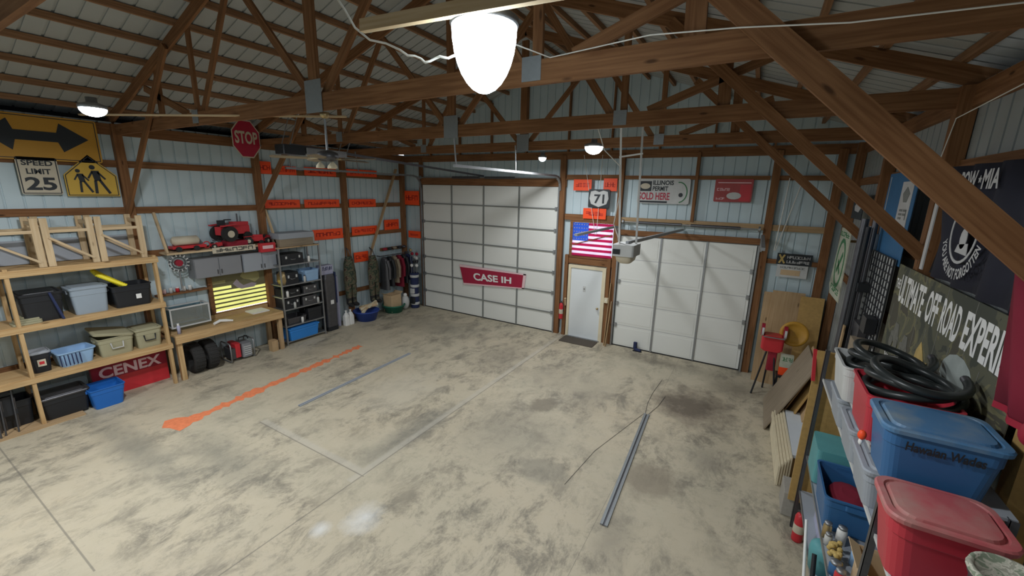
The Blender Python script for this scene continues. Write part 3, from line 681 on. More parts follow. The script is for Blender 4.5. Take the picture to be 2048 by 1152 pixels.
def tote(name, lab, cat, c, w, l, h, m, lid=None, rzv=0.0, group=None, handle=None, taper=.86, r=.05, tilt=None, grips=(-1, 1)):
    """c = centre of the base; w along x, l along y"""
    t = thing(name, lab, cat, c, group); q = Matrix.Rotation(rzv, 3, 'Z')
    if tilt: q = tilt
    mb = MB(); c = Vector(c); hb = h - (.03 if lid else 0)
    R = lambda ww, ll, z, rr=r: mb.rrect(c, ww, ll, z, rr, 5, q)
    L = [R(w*taper, l*taper, 0), R(w*(taper+.01), l*(taper+.01), .01)]
    k = (1-taper)/1.0
    L += [R(w*(taper+k*.70), l*(taper+k*.70), hb*.72), R(w*(taper+k*.70)+.012, l*(taper+k*.70)+.012, hb*.74), R(w*.985, l*.985, hb*.95), R(w*1.03, l*1.03, hb*.955), R(w*1.03, l*1.03, hb), R(w*.96, l*.96, hb)]
    if not lid: L += [R(w*(taper-.03), l*(taper-.03), .02)]
    mb.loft(L); mb.build('tub', m, t)
    for s in grips:
        mb = MB(); L = [mb.rrect(c + q @ Vector((0, s*l*.5, 0)), w*.36, .04, z, .015, 3, q) for z in (hb*.80, hb*.93)]; mb.loft(L); mb.build('handle', m, t)
    if lid:
        mb = MB(); R = lambda ww, ll, z, rr=r: mb.rrect(c, ww, ll, z, rr, 5, q)
        L = [R(w*1.05, l*1.05, hb-.012), R(w*1.06, l*1.06, hb+.012), R(w*1.03, l*1.03, hb+.022), R(w*.92, l*.92, hb+.022), R(w*.90, l*.90, hb+.010), R(w*.86, l*.86, hb+.010), R(w*.83, l*.83, hb+.028), R(w*.70, l*.70, hb+.030)]
        mb.loft(L); mb.build('lid', lid, t)
    if handle:
        mb = MB(); p = [c + q @ Vector(v) for v in ((w*.5, -.09, hb*.72), (w*.5+.015, -.08, hb*.42), (w*.5+.015, .08, hb*.42), (w*.5, .09, hb*.72))]
        mb.rings(p, .012, 8); mb.build('carry_handle', handle, t)
    return t
tote('storage_tote', 'wide black tote at the left of the middle deck', 'tote', (0.42, -9.12, 1.79), .56, .52, .50, 'black', 'black')
tote('storage_tote', 'grey-blue tote in the centre of the middle deck', 'tote', (0.44, -8.52, 1.79), .50, .50, .50, 'greyb', 'greyb')
mb = MB(); mb.bar((0.72, -8.92, 1.80), (0.70, -9.02, 2.28), .03, .10, (1, 0, 0)); tag(mb.build('spare_lid', 'navy'), 'dark blue lid leaning between the black tote and the grey-blue tote', 'lid')
tb = tote('storage_tote', 'open black tote with a white label at the right of the middle deck', 'tote', (0.46, -7.93, 1.79), .50, .60, .42, 'black')
mb = MB(); mb.bar((0.722, -7.90, 1.98), (0.722, -7.82, 1.98), .004, .09); mb.build('label_patch', 'white', tb)
tb = thing('yellow_drain_hose', 'bundle of ribbed yellow pipe lying over the open black tote', 'pipe', (0.5, -8.2, 2.2))
for k in range(4):
    mb = MB(); p0 = Vector((0.30+.07*k, -8.35, 2.52-.02*k)); p1 = Vector((0.50+.06*k, -8.0, 2.17+.03*(k % 2))); P = []; Rr = []
    for i in range(31): P.append(p0.lerp(p1, i/30)); Rr.append(.042 if i % 2 else .034)
    mb.rings(P, Rr, 10); mb.build('pipe', 'yelb', tb)
mb = MB()
for k in range(4): L = [mb.rrect((0.60-.02*k, -9.33+.02*k, 1.795+.03*k), .26-.02*k, .34-.03*k, z, .04) for z in (0, .028)]; mb.loft(L)
tag(mb.build('folded_cloth', 'olive'), 'folded pale green cloth at the left end of the middle deck', 'cloth')
t = tote('waste_bin', 'small black bin with a red and white badge on the lowest deck', 'bin', (0.50, -9.28, 0.90), .30, .26, .38, 'black', 'grey', taper=.8)
mb = MB(); mb.bar((0.652, -9.33, 1.08), (0.652, -9.23, 1.08), .004, .12); mb.build('badge', 'signw', t)
mb = MB(); mb.bar((0.655, -9.31, 1.08), (0.655, -9.25, 1.08), .004, .05); mb.build('badge_mark', 'red', t)
t = thing('laundry_basket', 'pale blue slatted basket on the lowest deck', 'basket', (0.5, -8.84, .9))
mb = MB(); c = Vector((0.48, -8.86, .9)); q = Matrix.Rotation(0.1, 3, 'Z'); L = [mb.rrect(c, .34, .40, 0, .05, 5, q), mb.rrect(c, .40, .48, .24, .05, 5, q), mb.rrect(c, .44, .52, .25, .05, 5, q), mb.rrect(c, .44, .52, .27, .05, 5, q), mb.rrect(c, .39, .47, .27, .05, 5, q), mb.rrect(c, .33, .39, .02, .05, 5, q)]; mb.loft(L); mb.build('tub', 'lblue', t)
mb = MB()
for k in range(6): mb.bar((0.68, -9.06+.05*k, .93), (0.695, -9.07+.05*k, 1.13), .012, .022, (1, 0, 0))
mb.build('slats', 'navy', t)
tote('storage_tote', 'olive tote with its lid askew on the lowest deck', 'tote', (0.46, -8.30, .90), .46, .52, .36, 'olive', None, handle='lgrey')
mb = MB(); q = Matrix.Rotation(-.22, 3, 'X') @ Matrix.Rotation(.1, 3, 'Y'); c = Vector((0.46, -8.32, 1.315)); L = [mb.rrect(c, ww, ll, z, .05, 5, q) for ww, ll, z in ((.50, .58, 0), (.51, .59, .03), (.44, .50, .045))]; mb.loft(L)
tag(mb.build('loose_cover', 'olive'), 'olive lid lying askew on the open olive tote', 'lid')
tote('storage_tote', 'closed olive tote with a looped handle at the right end of the lowest deck', 'tote', (0.46, -7.80, .90), .46, .42, .40, 'olive', 'olive', handle='black')
tote('storage_tote', 'dark lidded tote on the floor left of the open blue tub', 'tote', (0.46, -9.12, .03), .52, .62, .42, 'black', 'dsteel')
tote('open_tub', 'open bright blue tub on the floor under the wooden shelf', 'tub', (0.64, -8.60, 0.0), .48, .50, .40, 'blue', None, taper=.78)
t = thing('lettered_sign', 'red sign with white CENEX lettering on the floor under the shelf', 'sign', (0.32, -7.95, 0))
FC = Fr('left', 0.32)
mb = MB(); rect(mb, FC, -8.66, 0.0, -7.48, .82, -.10, 0); mb.build('sign_box', 'red', t)
mb = MB(); rect(mb, FC, -8.66, 0.36, -7.48, .82, 0.0, .004); mb.build('upper_panel', 'dred', t)
mb = MB(); words(mb, FC, 'CENEX', -8.56, .38, -7.58, .60, .007); mb.build('lettering', 'pinkw', t)
# dark folding chairs stored at the far left
for k, l in enumerate(('folded black chair at the far left against the shelf post', 'second folded black chair leaning outside the first')):
    t = thing('folding_chair', l, 'chair', (0.5, -9.75-.17*k, 0)); y = -9.75-.20*k; x = .55+.05*k
    for s in (-1, 1):
        mb = MB(); mb.rings([(x+.20, y+s*.07-.05, 0.02), (x+.06, y+s*.07, .85)], .012, 8); mb.build('leg', 'dsteel', t)
        mb = MB(); mb.rings([(x-.02, y+s*.07, 0.02), (x+.10, y+s*.07, .60)], .012, 8); mb.build('leg', 'dsteel', t)
    mb = MB(); mb.bar((x+.06, y, .30), (x+.03, y, .62), .16, .035, (1, 0, 0)); mb.build('seat', 'black', t)
    mb = MB(); mb.bar((x+.03, y, .68), (x-.0, y, .88), .17, .03, (1, 0, 0)); mb.build('backrest', 'black', t)
tote('storage_tote', 'black tub behind the folded chairs at the far left', 'tote', (0.34, -9.72, .03), .40, .50, .46, 'black')

# ------------------------------------------------------------------ workbench and what is over it
t = thing('workbench', 'pine workbench with a thick front rail under the yellow flag window', 'workbench', (0.42, -6.3, 0))
mb = MB(); mb.box((0.05, -7.42, .98), (0.78, -5.12, 1.02)); mb.build('bench_top', 'pine', t)
mb = MB(); mb.box((0.745, -7.42, .84), (0.785, -5.12, .98)); mb.build('front_rail', 'pine', t)
mb = MB(); mb.box((0.05, -7.42, 1.02), (0.10, -5.12, 1.10)); mb.build('back_rail', 'pine', t)
for x, y in ((.68, -7.35), (.15, -7.35), (.68, -5.19), (.15, -5.19)):
    mb = MB(); mb.bar((x, y, 0), (x, y, .98), .09, .09, (0, 1, 0)); mb.build('leg', 'ply' if y > -6 else 'pine', t)
mb = MB(); mb.box((.55, -5.45, 0), (.72, -5.30, .28)); tag(mb.build('wood_offcut', 'ply'), 'short wood offcut standing by the right bench leg', 'wood')
for k, (y, l) in enumerate(((-7.02, 'tyre nearest the wooden shelf under the workbench'), (-6.74, 'second tyre under the workbench, next to the red machine'))):
    t = thing('tyre', 'black ' + l, 'tyre', (.4, y, 0), 'tyres under the workbench')
    mb = MB(); q = Matrix.Rotation(PI/2, 3, 'X') @ Matrix.Identity(3); c = Vector((.42, y, .33)); L = []
    seg = 32
    for r, d in ((.19, -.09), (.26, -.115), (.32, -.10), (.335, -.06), (.335, .06), (.32, .10), (.26, .115), (.19, .09), (.19, -.09)):
        L.append([c + Vector((r*math.cos(2*PI*i/seg), d, r*math.sin(2*PI*i/seg))) for i in range(seg)])
    mb.loft(L, False, False, True); mb.build('tread', 'rubber', t)
    mb = MB()
    for i in range(24):
        a = 2*PI*i/24; n = Vector((math.cos(a), 0, math.sin(a))); tg = Vector((-math.sin(a), 0, math.cos(a)))
        mb.bar(c+n*.336+Vector((0, -.085, 0)), c+n*.336+Vector((0, .085, 0)), .035, .012, n)
    mb.build('lugs', 'rubber', t)
t = thing('portable_generator', 'portable generator with a red tank and tube frame under the workbench', 'generator', (.45, -6.1, 0))
for y in (-6.38, -5.86):
    mb = MB(); mb.rings([(.22, y, .04), (.22, y, .44), (.26, y, .48), (.62, y, .48), (.66, y, .44), (.66, y, .04), (.60, y, .02), (.26, y, .02), (.22, y, .05)], .016, 8); mb.build('tube_frame', 'steel', t)
mb = MB(); L = [mb.rrect((.44, -6.28, 0), .34, .16, z, .03) for z in (.08, .34)]; mb.loft(L); mb.build('engine', 'dsteel', t)
mb = MB(); L = [mb.rrect((.44, -6.20, 0), .38, .12, z, .03) for z in (.1, .44)]; mb.loft(L); mb.build('tank', 'red', t)
mb = MB(); L = [mb.rrect((.46, -6.0, 0), .36, .22, z, .04) for z in (.06, .38, .40)]; mb.loft(L); mb.build('casing', 'cabinet', t)
mb = MB()
for k in range(5): mb.bar((.645, -6.09, .12+.05*k), (.645, -5.91, .12+.05*k), .008, .02)
mb.build('louvres', 'lgrey', t)
mb = MB(); mb.rings([(.5, -6.12, .46), (.5, -6.10, .54), (.5, -5.92, .54), (.5, -5.90, .46)], .015, 8); mb.build('carry_handle', 'black', t)

# yellow flag hung in the left window
t = thing('striped_flag', 'yellow and dark striped flag with an eagle silhouette hung in the left window', 'flag', (.08, -5.68, 1.14))
FW = Fr('left', 0.005); a0, a1, z0, z1 = -6.30, -5.06, 1.12, 2.08; n = 13; h = (z1-z0)/n
for k in range(6):
    zb = z0+.02+k*.105
    mb = MB(); rect(mb, FW, a0, zb, a1 if k < 5 else a0+.42, zb+.068, 0, .003); mb.build('yellow_stripe', 'fyel', t)
    mb = MB(); rect(mb, FW, a0, zb+.068, a1, zb+.105, 0, .003); mb.build('dark_stripe', 'fdrk', t)
mb = MB(); rect(mb, FW, a0+.42, z0+.545, a1, z0+.613, 0, .003); rect(mb, FW, a0, z0+.65, a1, z1, 0, .003); mb.build('dark_field', 'fdrk', t)
mb = MB(); rect(mb, FW, a0, z0+.69, a0+.30, z0+.76, .003, .005); mb.build('yellow_stripe', 'fyel', t)
mb = MB(); plate(mb, FW, [(-5.66, 1.92), (-5.56, 2.04), (-5.34, 2.04), (-5.20, 1.95), (-5.20, 1.80), (-5.32, 1.72), (-5.44, 1.80), (-5.58, 1.84)], .003, .006); mb.build('eagle_head', 'fyel', t)
mb = MB(); plate(mb, FW, [(-5.84, 1.76), (-5.74, 1.86), (-5.68, 1.76), (-5.60, 1.68), (-5.40, 1.72), (-5.28, 1.68), (-5.34, 1.60), (-5.66, 1.60), (-5.76, 1.66)], .003, .006); mb.build('pale_feathers', 'fwht', t)
# gray wall cabinets below the toy shelf
FK = Fr('left', 0.02)
for a0, a1, z0, z1, l, m in ((-6.72, -5.74, 2.06, 2.50, 'wide dark grey wall cabinet to the left over the flag window', 'cabinet'), (-5.70, -4.80, 2.05, 2.50, 'lighter grey wall cabinet to the right over the flag window', 'grey')):
    t = thing('wall_cabinet', l, 'cabinet', (.02, (a0+a1)/2, z0), 'grey wall cabinets')
    mb = MB(); rect(mb, FK, a0, z0, a1, z1, 0, .31); mb.build('body', m, t, bevel=.008)
    for i in (0, 1):
        d0 = a0+(a1-a0)*i/2; d1 = a0+(a1-a0)*(i+1)/2
        mb = MB(); rect(mb, FK, d0+.01, z0+.01, d1-.01, z1-.01, .31, .328); dd = mb.build('door', m, t, bevel=.004)
        mb = MB(); rect(mb, FK, d1-.05 if i == 0 else d0+.03, z0+.06, d1-.03 if i == 0 else d0+.05, z0+.16, .328, .34); mb.build('handle', 'dsteel', dd)
t = thing('toy_shelf', 'long narrow pine wall shelf carrying red farm toys', 'shelf', (.2, -6.0, 2.70))
mb = MB(); mb.box((0.03, -7.20, 2.66), (0.42, -4.84, 2.70)); mb.build('shelf_board', 'lath', t)
for y in (-7.18, -4.88): mb = MB(); mb.bar((.05, y, 3.52), (.40, y, 2.70), .04, .06); mb.build('stay', 'lath', t)
t = thing('name_plate', 'cream plate with black letters on the toy shelf edge', 'sign', (.43, -5.95, 2.6))
FP = Fr('left', 0.425)
mb = MB(); rect(mb, FP, -6.36, 2.60, -5.42, 2.73, 0, .006); mb.build('plate', 'signw', t)
mb = MB(); marks(mb, FP, -6.30, 2.625, -5.48, 2.705, .008, 7); mb.build('lettering', 'ink', t)
def toy_tractor(lab, c, s, ang, loader=False):
    t = thing('toy_tractor', lab, 'toy', c, 'red toy tractors'); q = Matrix.Rotation(ang, 3, 'Z'); c = Vector(c)
    f = lambda x, y, z: c + q @ Vector((x*s, y*s, z*s))
    for sy in (-1, 1):
        mb = MB(); mb.cyl(f(-.15, sy*.10, .13), f(-.15, sy*.17, .13), .13*s, seg=20); wh = mb.build('rear_wheel', 'blackm', t)
        mb = MB(); mb.cyl(f(-.15, sy*.165, .13), f(-.15, sy*.178, .13), .06*s, seg=14); mb.build('hub', 'signw', wh)
        mb = MB(); mb.cyl(f(.22, sy*.06, .07), f(.22, sy*.10, .07), .07*s, seg=16); mb.build('front_wheel', 'blackm', t)
        mb = MB(); mb.bar(f(-.28, sy*.14, .27), f(-.02, sy*.14, .29), .07*s, .02*s); mb.build('mudguard', 'red', t)
    mb = MB(); mb.bar(f(-.25, 0, .18), f(.28, 0, .18), .14*s, .14*s); mb.bar(f(.0, 0, .28), f(.28, 0, .27), .11*s, .09*s); mb.build('hood', 'red', t)
    mb = MB(); mb.bar(f(-.18, 0, .27), f(-.18, 0, .36), .12*s, .03*s, (1, 0, 0)); mb.build('seat', 'black', t)
    mb = MB(); mb.cyl(f(.12, 0, .31), f(.12, 0, .46), .012*s); mb.build('exhaust', 'dsteel', t)
    mb = MB(); mb.torus(f(-.06, 0, .36), .05*s, .008*s, 16, 6); mb.build('steering_wheel', 'blackm', t)
toy_tractor('largest red toy tractor standing high in the middle of the toy shelf', (.22, -5.80, 2.84), 1.35, PI/2+.2)
tag(MB().box((.08, -6.0, 2.70), (.36, -5.55, 2.84)).build('toy_box', 'dred'), 'dark red box under the largest toy tractor', 'box')
toy_tractor('red toy tractor in front right of the largest one', (.24, -5.36, 2.70), .75, PI/2-.3)
toy_tractor('red toy tractor at the right end of the toy shelf', (.22, -5.02, 2.70), .62, PI/2+.5)
toy_tractor('small red toy tractor at the foot of the largest one', (.32, -6.22, 2.70), .42, PI/2)
t = thing('toy_tanker', 'red toy trailer with a shiny silver tank at the left end of the toy shelf', 'toy', (.22, -6.75, 2.70))
mb = MB(); mb.box((.12, -7.05, 2.76), (.34, -6.42, 2.82)); mb.build('chassis', 'red', t)
mb = MB(); mb.rings([(.23, -7.02, 2.92), (.23, -6.98, 2.92), (.23, -6.55, 2.92), (.23, -6.51, 2.92)], [.05, .10, .10, .05], 18); mb.build('tank', 'signw', t)
for y in (-6.95, -6.62):
    for x in (.11, .35): mb = MB(); mb.cyl((x-.02, y, 2.755), (x+.02, y, 2.755), .055, seg=16); mb.build('wheel', 'blackm', t)
mb = MB(); mb.torus((.3, -6.40, 2.80), .07, .012, 18, 6, Matrix.Rotation(PI/2, 3, 'Y')); mb.build('hitch_ring', 'red', t)
t = thing('red_cap_box', 'orange-red box hanging on the front right edge of the toy shelf', 'box', (.46, -5.15, 2.4))
mb = MB(); rect(mb, FP, -5.36, 2.52, -4.98, 2.74, 0, .09); mb.build('box_body', 'red', t, bevel=.02)
mb = MB(); rect(mb, FP, -5.30, 2.60, -5.04, 2.68, .09, .094); mb.build('box_print', 'pinkw', t)
tag(MB().box((.04, -6.18, 2.86), (.07, -5.95, 3.22)).build('grey_panel', 'grey'), 'small grey panel leaning on the wall behind the largest toy tractor', 'panel')
t = thing('wall_fan', 'round caged fan with a red hub at the left end of the toy shelf', 'fan', (.30, -6.99, 2.3))
q = Matrix.Rotation(PI/2, 3, 'Y'); c = Vector((.34, -6.99, 2.47))
mb = MB()
for r in (.17, .12): mb.torus(c, r, .012, 24, 6, q)
mb.build('cage', 'dsteel', t)
mb = MB()
for k in range(14):
    a = 2*PI*k/14; mb.bar(c+Vector((.02, .14*math.cos(a), .14*math.sin(a))), c+Vector((.02, .19*math.cos(a), .19*math.sin(a))), .012, .02)
mb.build('cage_clips', 'lgrey', t)
mb = MB(); mb.cyl(c-Vector((.04, 0, 0)), c+Vector((.03, 0, 0)), .07); mb.build('hub', 'dred', t)
mb = MB(); mb.cyl(c-Vector((.03, 0, .17)), (.31, -6.99, 1.90), .018); mb.build('stem', 'steel', t)
# bench clutter
t = thing('glass_tank', 'pale blue framed glass tank on the left end of the workbench', 'tank', (.30, -6.98, 1.10))
mb = MB(); X0, X1, Y0, Y1, Z0, Z1 = .14, .48, -7.34, -6.62, 1.10, 1.52
for p, q in (((X0, Y0), (X1, Y0)), ((X1, Y0), (X1, Y1)), ((X1, Y1), (X0, Y1)), ((X0, Y1), (X0, Y0))):
    mb.bar((*p, Z1), (*q, Z1), .03, .03); mb.bar((*p, Z0+.015), (*q, Z0+.015), .03, .03)
for p in ((X0, Y0), (X1, Y0), (X1, Y1), (X0, Y1)): mb.bar((*p, Z0), (*p, Z1), .025, .025)
mb.build('tank_frame', 'lgrey', t)
mb = MB(); mb.box((X1-.005, Y0, Z0), (X1, Y1, Z1)); mb.box((X0, Y0, Z0), (X0+.005, Y1, Z1)); mb.box((X0, Y0, Z0), (X1, Y0+.005, Z1)); mb.box((X0, Y1-.005, Z0), (X1, Y1, Z1)); mb.build('tank_glass', 'aqua', t)
mb = MB(); mb.rings([(.62, -6.62, 1.05), (.58, -6.48, 1.08), (.60, -6.36, 1.06), (.66, -6.24, 1.04)], [.03, .035, .035, .02], 10); tag(mb.build('white_glove', 'white'), 'crumpled white rag on the workbench by the glass tank', 'rag')
t = thing('spray_can', 'white spray can on the left front corner of the workbench', 'can', (.66, -7.30, 1.02))
mb = MB(); mb.lathe((.66, -7.30, 1.02), [(.001, 0), (.033, 0), (.033, .17), (.02, .19)], 14); mb.build('can', 'lav', t); mb = MB(); mb.cyl((.66, -7.30, 1.21), (.66, -7.30, 1.25), .02); mb.build('cap', 'white', t)
tag(MB().box((.12, -5.70, 1.02), (.50, -5.30, 1.05)).build('paper_stack', 'white'), 'flat white papers on the workbench under the flag window', 'paper')
for k in range(5):
    t = thing('paint_jar', 'small jar on the wall ledge, %s from the left' % ords[k], 'jar', (.10, -7.25+.12*k, 1.80), 'jars on the wall ledge')
    mb = MB(); mb.lathe((.11, -7.25+.12*k, 1.80), [(.001, 0), (.035, 0), (.035, .08), (.03, .09)], 12); mb.build('jar_body', ('pinkw', 'lgrey', 'red', 'white', 'lgrey')[k], t)
    mb = MB(); mb.cyl((.11, -7.25+.12*k, 1.89), (.11, -7.25+.12*k, 1.91), .034, seg=12); mb.build('lid', 'white', t)
tag(MB().box((.03, -7.40, 1.76), (.18, -6.45, 1.80)).build('wall_ledge', 'beam'), 'short brown wall ledge over the glass tank', 'shelf')

# ------------------------------------------------------------------ metal shelving and the corner
t = thing('metal_shelving', 'grey metal shelving crowded with dark gear right of the workbench', 'shelf', (.33, -4.4, 0))
for x in (.08, .60):
    for y in (-4.98, -3.86): mb = MB(); mb.bar((x, y, 0), (x, y, 2.62), .035, .035, (0, 1, 0)); mb.build('upright', 'steel', t)
ZS = (.10, .52, .97, 1.30, 1.62, 2.15, 2.60)
for z in ZS:
    mb = MB(); mb.box((.07, -5.0, z-.03), (.62, -3.84, z)); mb.build('shelf_board', 'steel' if z < 2.5 else 'ply', t)
def crate(name, lab, cat, a, b, m, lidm=None, grp=None):
    c = ((a[0]+b[0])/2, (a[1]+b[1])/2, a[2]); return tote(name, lab, cat, c, abs(b[0]-a[0]), abs(b[1]-a[1]), b[2]-a[2], m, lidm, 0, grp, None, .92, .03)
crate('storage_tote', 'bright blue tote on the bottom of the metal shelving', 'tote', (.14, -4.92, .10), (.66, -4.08, .44), 'bblue', 'bblue')
crate('storage_tote', 'low grey-green crate over the bright blue tote', 'crate', (.12, -4.90, .53), (.56, -4.35, .70), 'dsteel')
crate('storage_tote', 'black crate on the second shelf of the metal shelving', 'crate', (.14, -4.32, .52), (.60, -3.90, .86), 'black')
for i, (y, z, ww, h, m, l) in enumerate(((-4.72, .97, .42, .26, 'black', 'black tool case left on the third shelf'), (-4.22, .97, .42, .24, 'dsteel', 'dark grey tool case right on the third shelf'), (-4.70, 1.30, .45, .18, 'blackm', 'flat black case left on the fourth shelf'),
                                     (-4.18, 1.30, .40, .20, 'dsteel', 'dark metal case right on the fourth shelf'), (-4.66, 1.62, .36, .30, 'black', 'black case behind the brown bag'), (-4.60, 2.15, .60, .26, 'black', 'open black tray high on the metal shelving'))):
    t = thing('tool_case', l, 'case', (.36, y, z), 'dark cases on the metal shelving')
    mb = MB(); L = [mb.rrect((.36, y, z), .44, ww, zz, .03) for zz in (0, h)]; mb.loft(L); mb.build('case_body', m, t)
    for s in (-1, 1): mb = MB(); mb.box((.58, y+s*ww*.3-.02, z+h*.55), (.592, y+s*ww*.3+.02, z+h*.8)); mb.build('latch', 'lgrey', t)
    mb = MB(); mb.rings([(.585, y-.06, z+h*.5), (.605, y-.05, z+h*.45), (.605, y+.05, z+h*.45), (.585, y+.06, z+h*.5)], .008, 6); mb.build('handle', 'steel', t)
crate('storage_tote', 'pale blue box on the fifth shelf of the metal shelving', 'box', (.20, -4.30, 1.62), (.60, -3.90, 1.92), 'lblue')
mb = MB(); L = [mb.rrect((.44, -4.86, 1.62), .26*k, .18*k, z, .04) for k, z in ((.8, 0), (1, .1), (.9, .26), (.5, .34))]; mb.loft(L, smooth=True); tag(mb.build('brown_bag', 'brass'), 'brown bag at the left front of the fifth shelf', 'bag')
t = thing('long_box', 'long olive and grey box on top of the metal shelving', 'box', (.33, -4.4, 2.60))
mb = MB(); mb.box((.12, -4.90, 2.60), (.58, -3.98, 2.80)); mb.build('box_body', 'plyd', t, bevel=.01); mb = MB(); mb.box((.10, -4.92, 2.80), (.60, -3.96, 2.95)); mb.build('box_lid', 'grey', t, bevel=.01)
tag(MB().box((.12, -3.93, 2.60), (.30, -3.75, 2.86)).build('small_box', 'lgrey'), 'small pale box next to the long olive and grey box', 'box')
for k in range(6):
    y = -4.85+.17*k; z = (1.30, .97, .52, 1.62, 2.15, .97)[k]; h = .14
    t = thing('spray_can', ['white can at the left of the fourth shelf', 'grey can at the left of the third shelf', 'pale can between the crates on the second shelf', 'white can in front of the black case on the fifth shelf', 'white can on the edge of the black tray shelf', 'grey can at the right of the third shelf'][k], 'can', (.60, y, z), 'cans on the metal shelving')
    mb = MB(); mb.lathe((.60, y, z), [(.001, 0), (.032, 0), (.032, h), (.02, h+.02)], 12); mb.build('can', 'white' if k % 2 == 0 else 'lgrey', t)
    mb = MB(); mb.cyl((.60, y, z+h+.02), (.60, y, z+h+.05), .018, seg=10); mb.build('cap', 'dsteel', t)
# tall black case with blue top
t = thing('travel_case', 'tall black travel case with a navy side and white tag beside the metal shelving', 'case', (.36, -3.52, 0))
mb = MB(); L = [mb.rrect((.36, -3.52, 0), .34*k, .36*k, z, .08) for k, z in ((.92, 0), (1, .05), (1, 1.55), (.9, 1.68))]; mb.loft(L); mb.build('case_body', 'dsteel', t)
mb = MB(); L = [mb.rrect((.36, -3.52, 0), .36, .38, z, .08) for z in (.0, .12)]; mb.loft(L); mb.build('base', 'black', t)
mb = MB(); mb.box((.25, -3.35, .8), (.50, -3.31, 1.72)); mb.build('side_panel', 'navy', t)
mb = MB(); mb.box((.53, -3.56, .80), (.538, -3.46, .92)); mb.build('tag', 'white', t)
t = thing('display_box', 'pale lettered box standing on the tall black travel case', 'box', (.36, -3.55, 1.68))
mb = MB(); mb.box((.24, -3.74, 1.68), (.46, -3.36, 1.94)); mb.build('box_body', 'lav', t)
FZ = Fr('left', .46); mb = MB(); marks(mb, FZ, -3.70, 1.80, -3.40, 1.90, .004, 5); mb.build('lettering', 'navy', t)
mb = MB(); mb.rings([(.30, -3.17, 0.0), (.26, -3.15, 1.55)], .06, 14); tag(mb.build('mailing_tube', 'lav'), 'tall lavender tube right of the travel case', 'tube')
for k, (y, l) in enumerate(((-3.02, 'white plastic jug left by the lavender tube'), (-2.86, 'white plastic jug right, next to the blue wood tub'))):
    t = thing('plastic_jug', l, 'jug', (.45, y, 0), 'white plastic jugs')
    mb = MB(); L = [mb.rrect((.45, y, 0), ww, ww, z, .03) for ww, z in ((.15, 0), (.16, .02), (.16, .28), (.08, .38), (.05, .40), (.05, .44))]; mb.loft(L); mb.build('jug', 'white', t)
    mb = MB(); mb.cyl((.45, y, .44), (.45, y, .47), .03); mb.build('cap', 'white', t)
    mb = MB(); mb.rings([(.50, y, .40), (.54, y, .36), (.54, y, .26), (.52, y, .22)], .012, 8); mb.build('handle', 'white', t)
def wader(lab, y, x=.24, ztop=2.06, zb=.55):
    t = thing('hanging_waders', lab, 'waders', (x, y, zb), 'camouflage waders')
    mb = MB(); L = []
    for k, (ww, dd, z) in enumerate(((.20, .10, ztop), (.30, .14, ztop-.2), (.34, .18, ztop-.5), (.36, .18, ztop-.75), (.34, .18, ztop-.85))):
        L.append([Vector((x+dd*.8*math.cos(2*PI*i/16)*(1+.12*math.sin(i*3+k)), y+ww*.55*math.sin(2*PI*i/16)*(1+.1*math.cos(i*5+k)), z)) for i in range(16)])
    mb.loft(L, smooth=True); mb.build('torso', 'camo', t)
    for s in (-1, 1):
        mb = MB(); mb.rings([(x, y+s*.09, ztop-.80), (x+.02, y+s*.10, ztop-1.1), (x, y+s*.09, zb+.2), (x+.02, y+s*.09, zb+.05)], [.10, .095, .08, .075], 12); lg = mb.build('leg', 'camo', t)
        mb = MB(); mb.rings([(x+.0, y+s*.09, zb+.22), (x+.01, y+s*.09, zb+.06), (x+.08, y+s*.10, zb), (x+.18, y+s*.10, zb)], [.085, .08, .07, .05], 12); mb.build('boot', 'blackm', lg)
        mb = MB(); mb.rings([(x, y+s*.08, ztop-.02), (x-.02, y+s*.03, ztop+.18), (.12, y, ztop+.26)], .014, 6); mb.build('strap', 'dsteel', t)
wader('camouflage waders hanging on the wall left of the low orange placard', -2.62)
wader('camouflage waders hanging right of the low orange placard', -1.72, .26, 1.98, .45)
t = thing('round_tub', 'round dark blue tub full of split wood by the left wall', 'tub', (.48, -2.28, 0))
mb = MB(); mb.lathe((.48, -2.28, 0), [(.001, 0), (.29, 0), (.38, .28), (.41, .29), (.41, .32), (.37, .32), (.27, .03), (.001, .03)], 28); mb.build('tub', 'navyb', t)
for k in range(7):
    a = k*.9; l = 'split log lying in the round blue tub, %s' % ('nearest the camera', 'against the near rim', 'crossing the middle', 'sticking out at the right', 'standing at the back', 'low at the left rim', 'topmost')[k]
    mb = MB(); mb.rings([(.48+.18*math.cos(a)-.05, -2.52+.05*k, .30+.02*k), (.50-.14*math.cos(a), -2.12+.05*k, .40+.015*k)], [.055, .05], 7, False); tag(mb.build('split_log', 'card' if k % 2 else 'cream'), l, 'log', 'split logs in the blue tub')
t = thing('round_tub', 'round green tub holding a cardboard box near the back corner', 'tub', (.52, -1.15, 0))
mb = MB(); mb.lathe((.52, -1.15, 0), [(.001, 0), (.28, 0), (.36, .22), (.39, .23), (.39, .26), (.35, .26), (.27, .03), (.001, .03)], 28); mb.build('tub', 'green', t)
t = thing('cardboard_box', 'open cardboard box standing in the round green tub', 'box', (.50, -1.18, .05))
mb = MB(); L = [mb.rrect((.50, -1.18, 0), .40*k, .44*k, z, .01, 1) for k, z in ((1, .05), (1, .62), (.96, .62), (.96, .10))]; mb.loft(L); mb.build('box_body', 'card', t)
for s in (-1, 1): mb = MB(); mb.bar((.50, -1.18+s*.22, .62), (.50, -1.18+s*.31, .68), .38, .006, (0, 0, 1)); mb.build('flap', 'card', t)
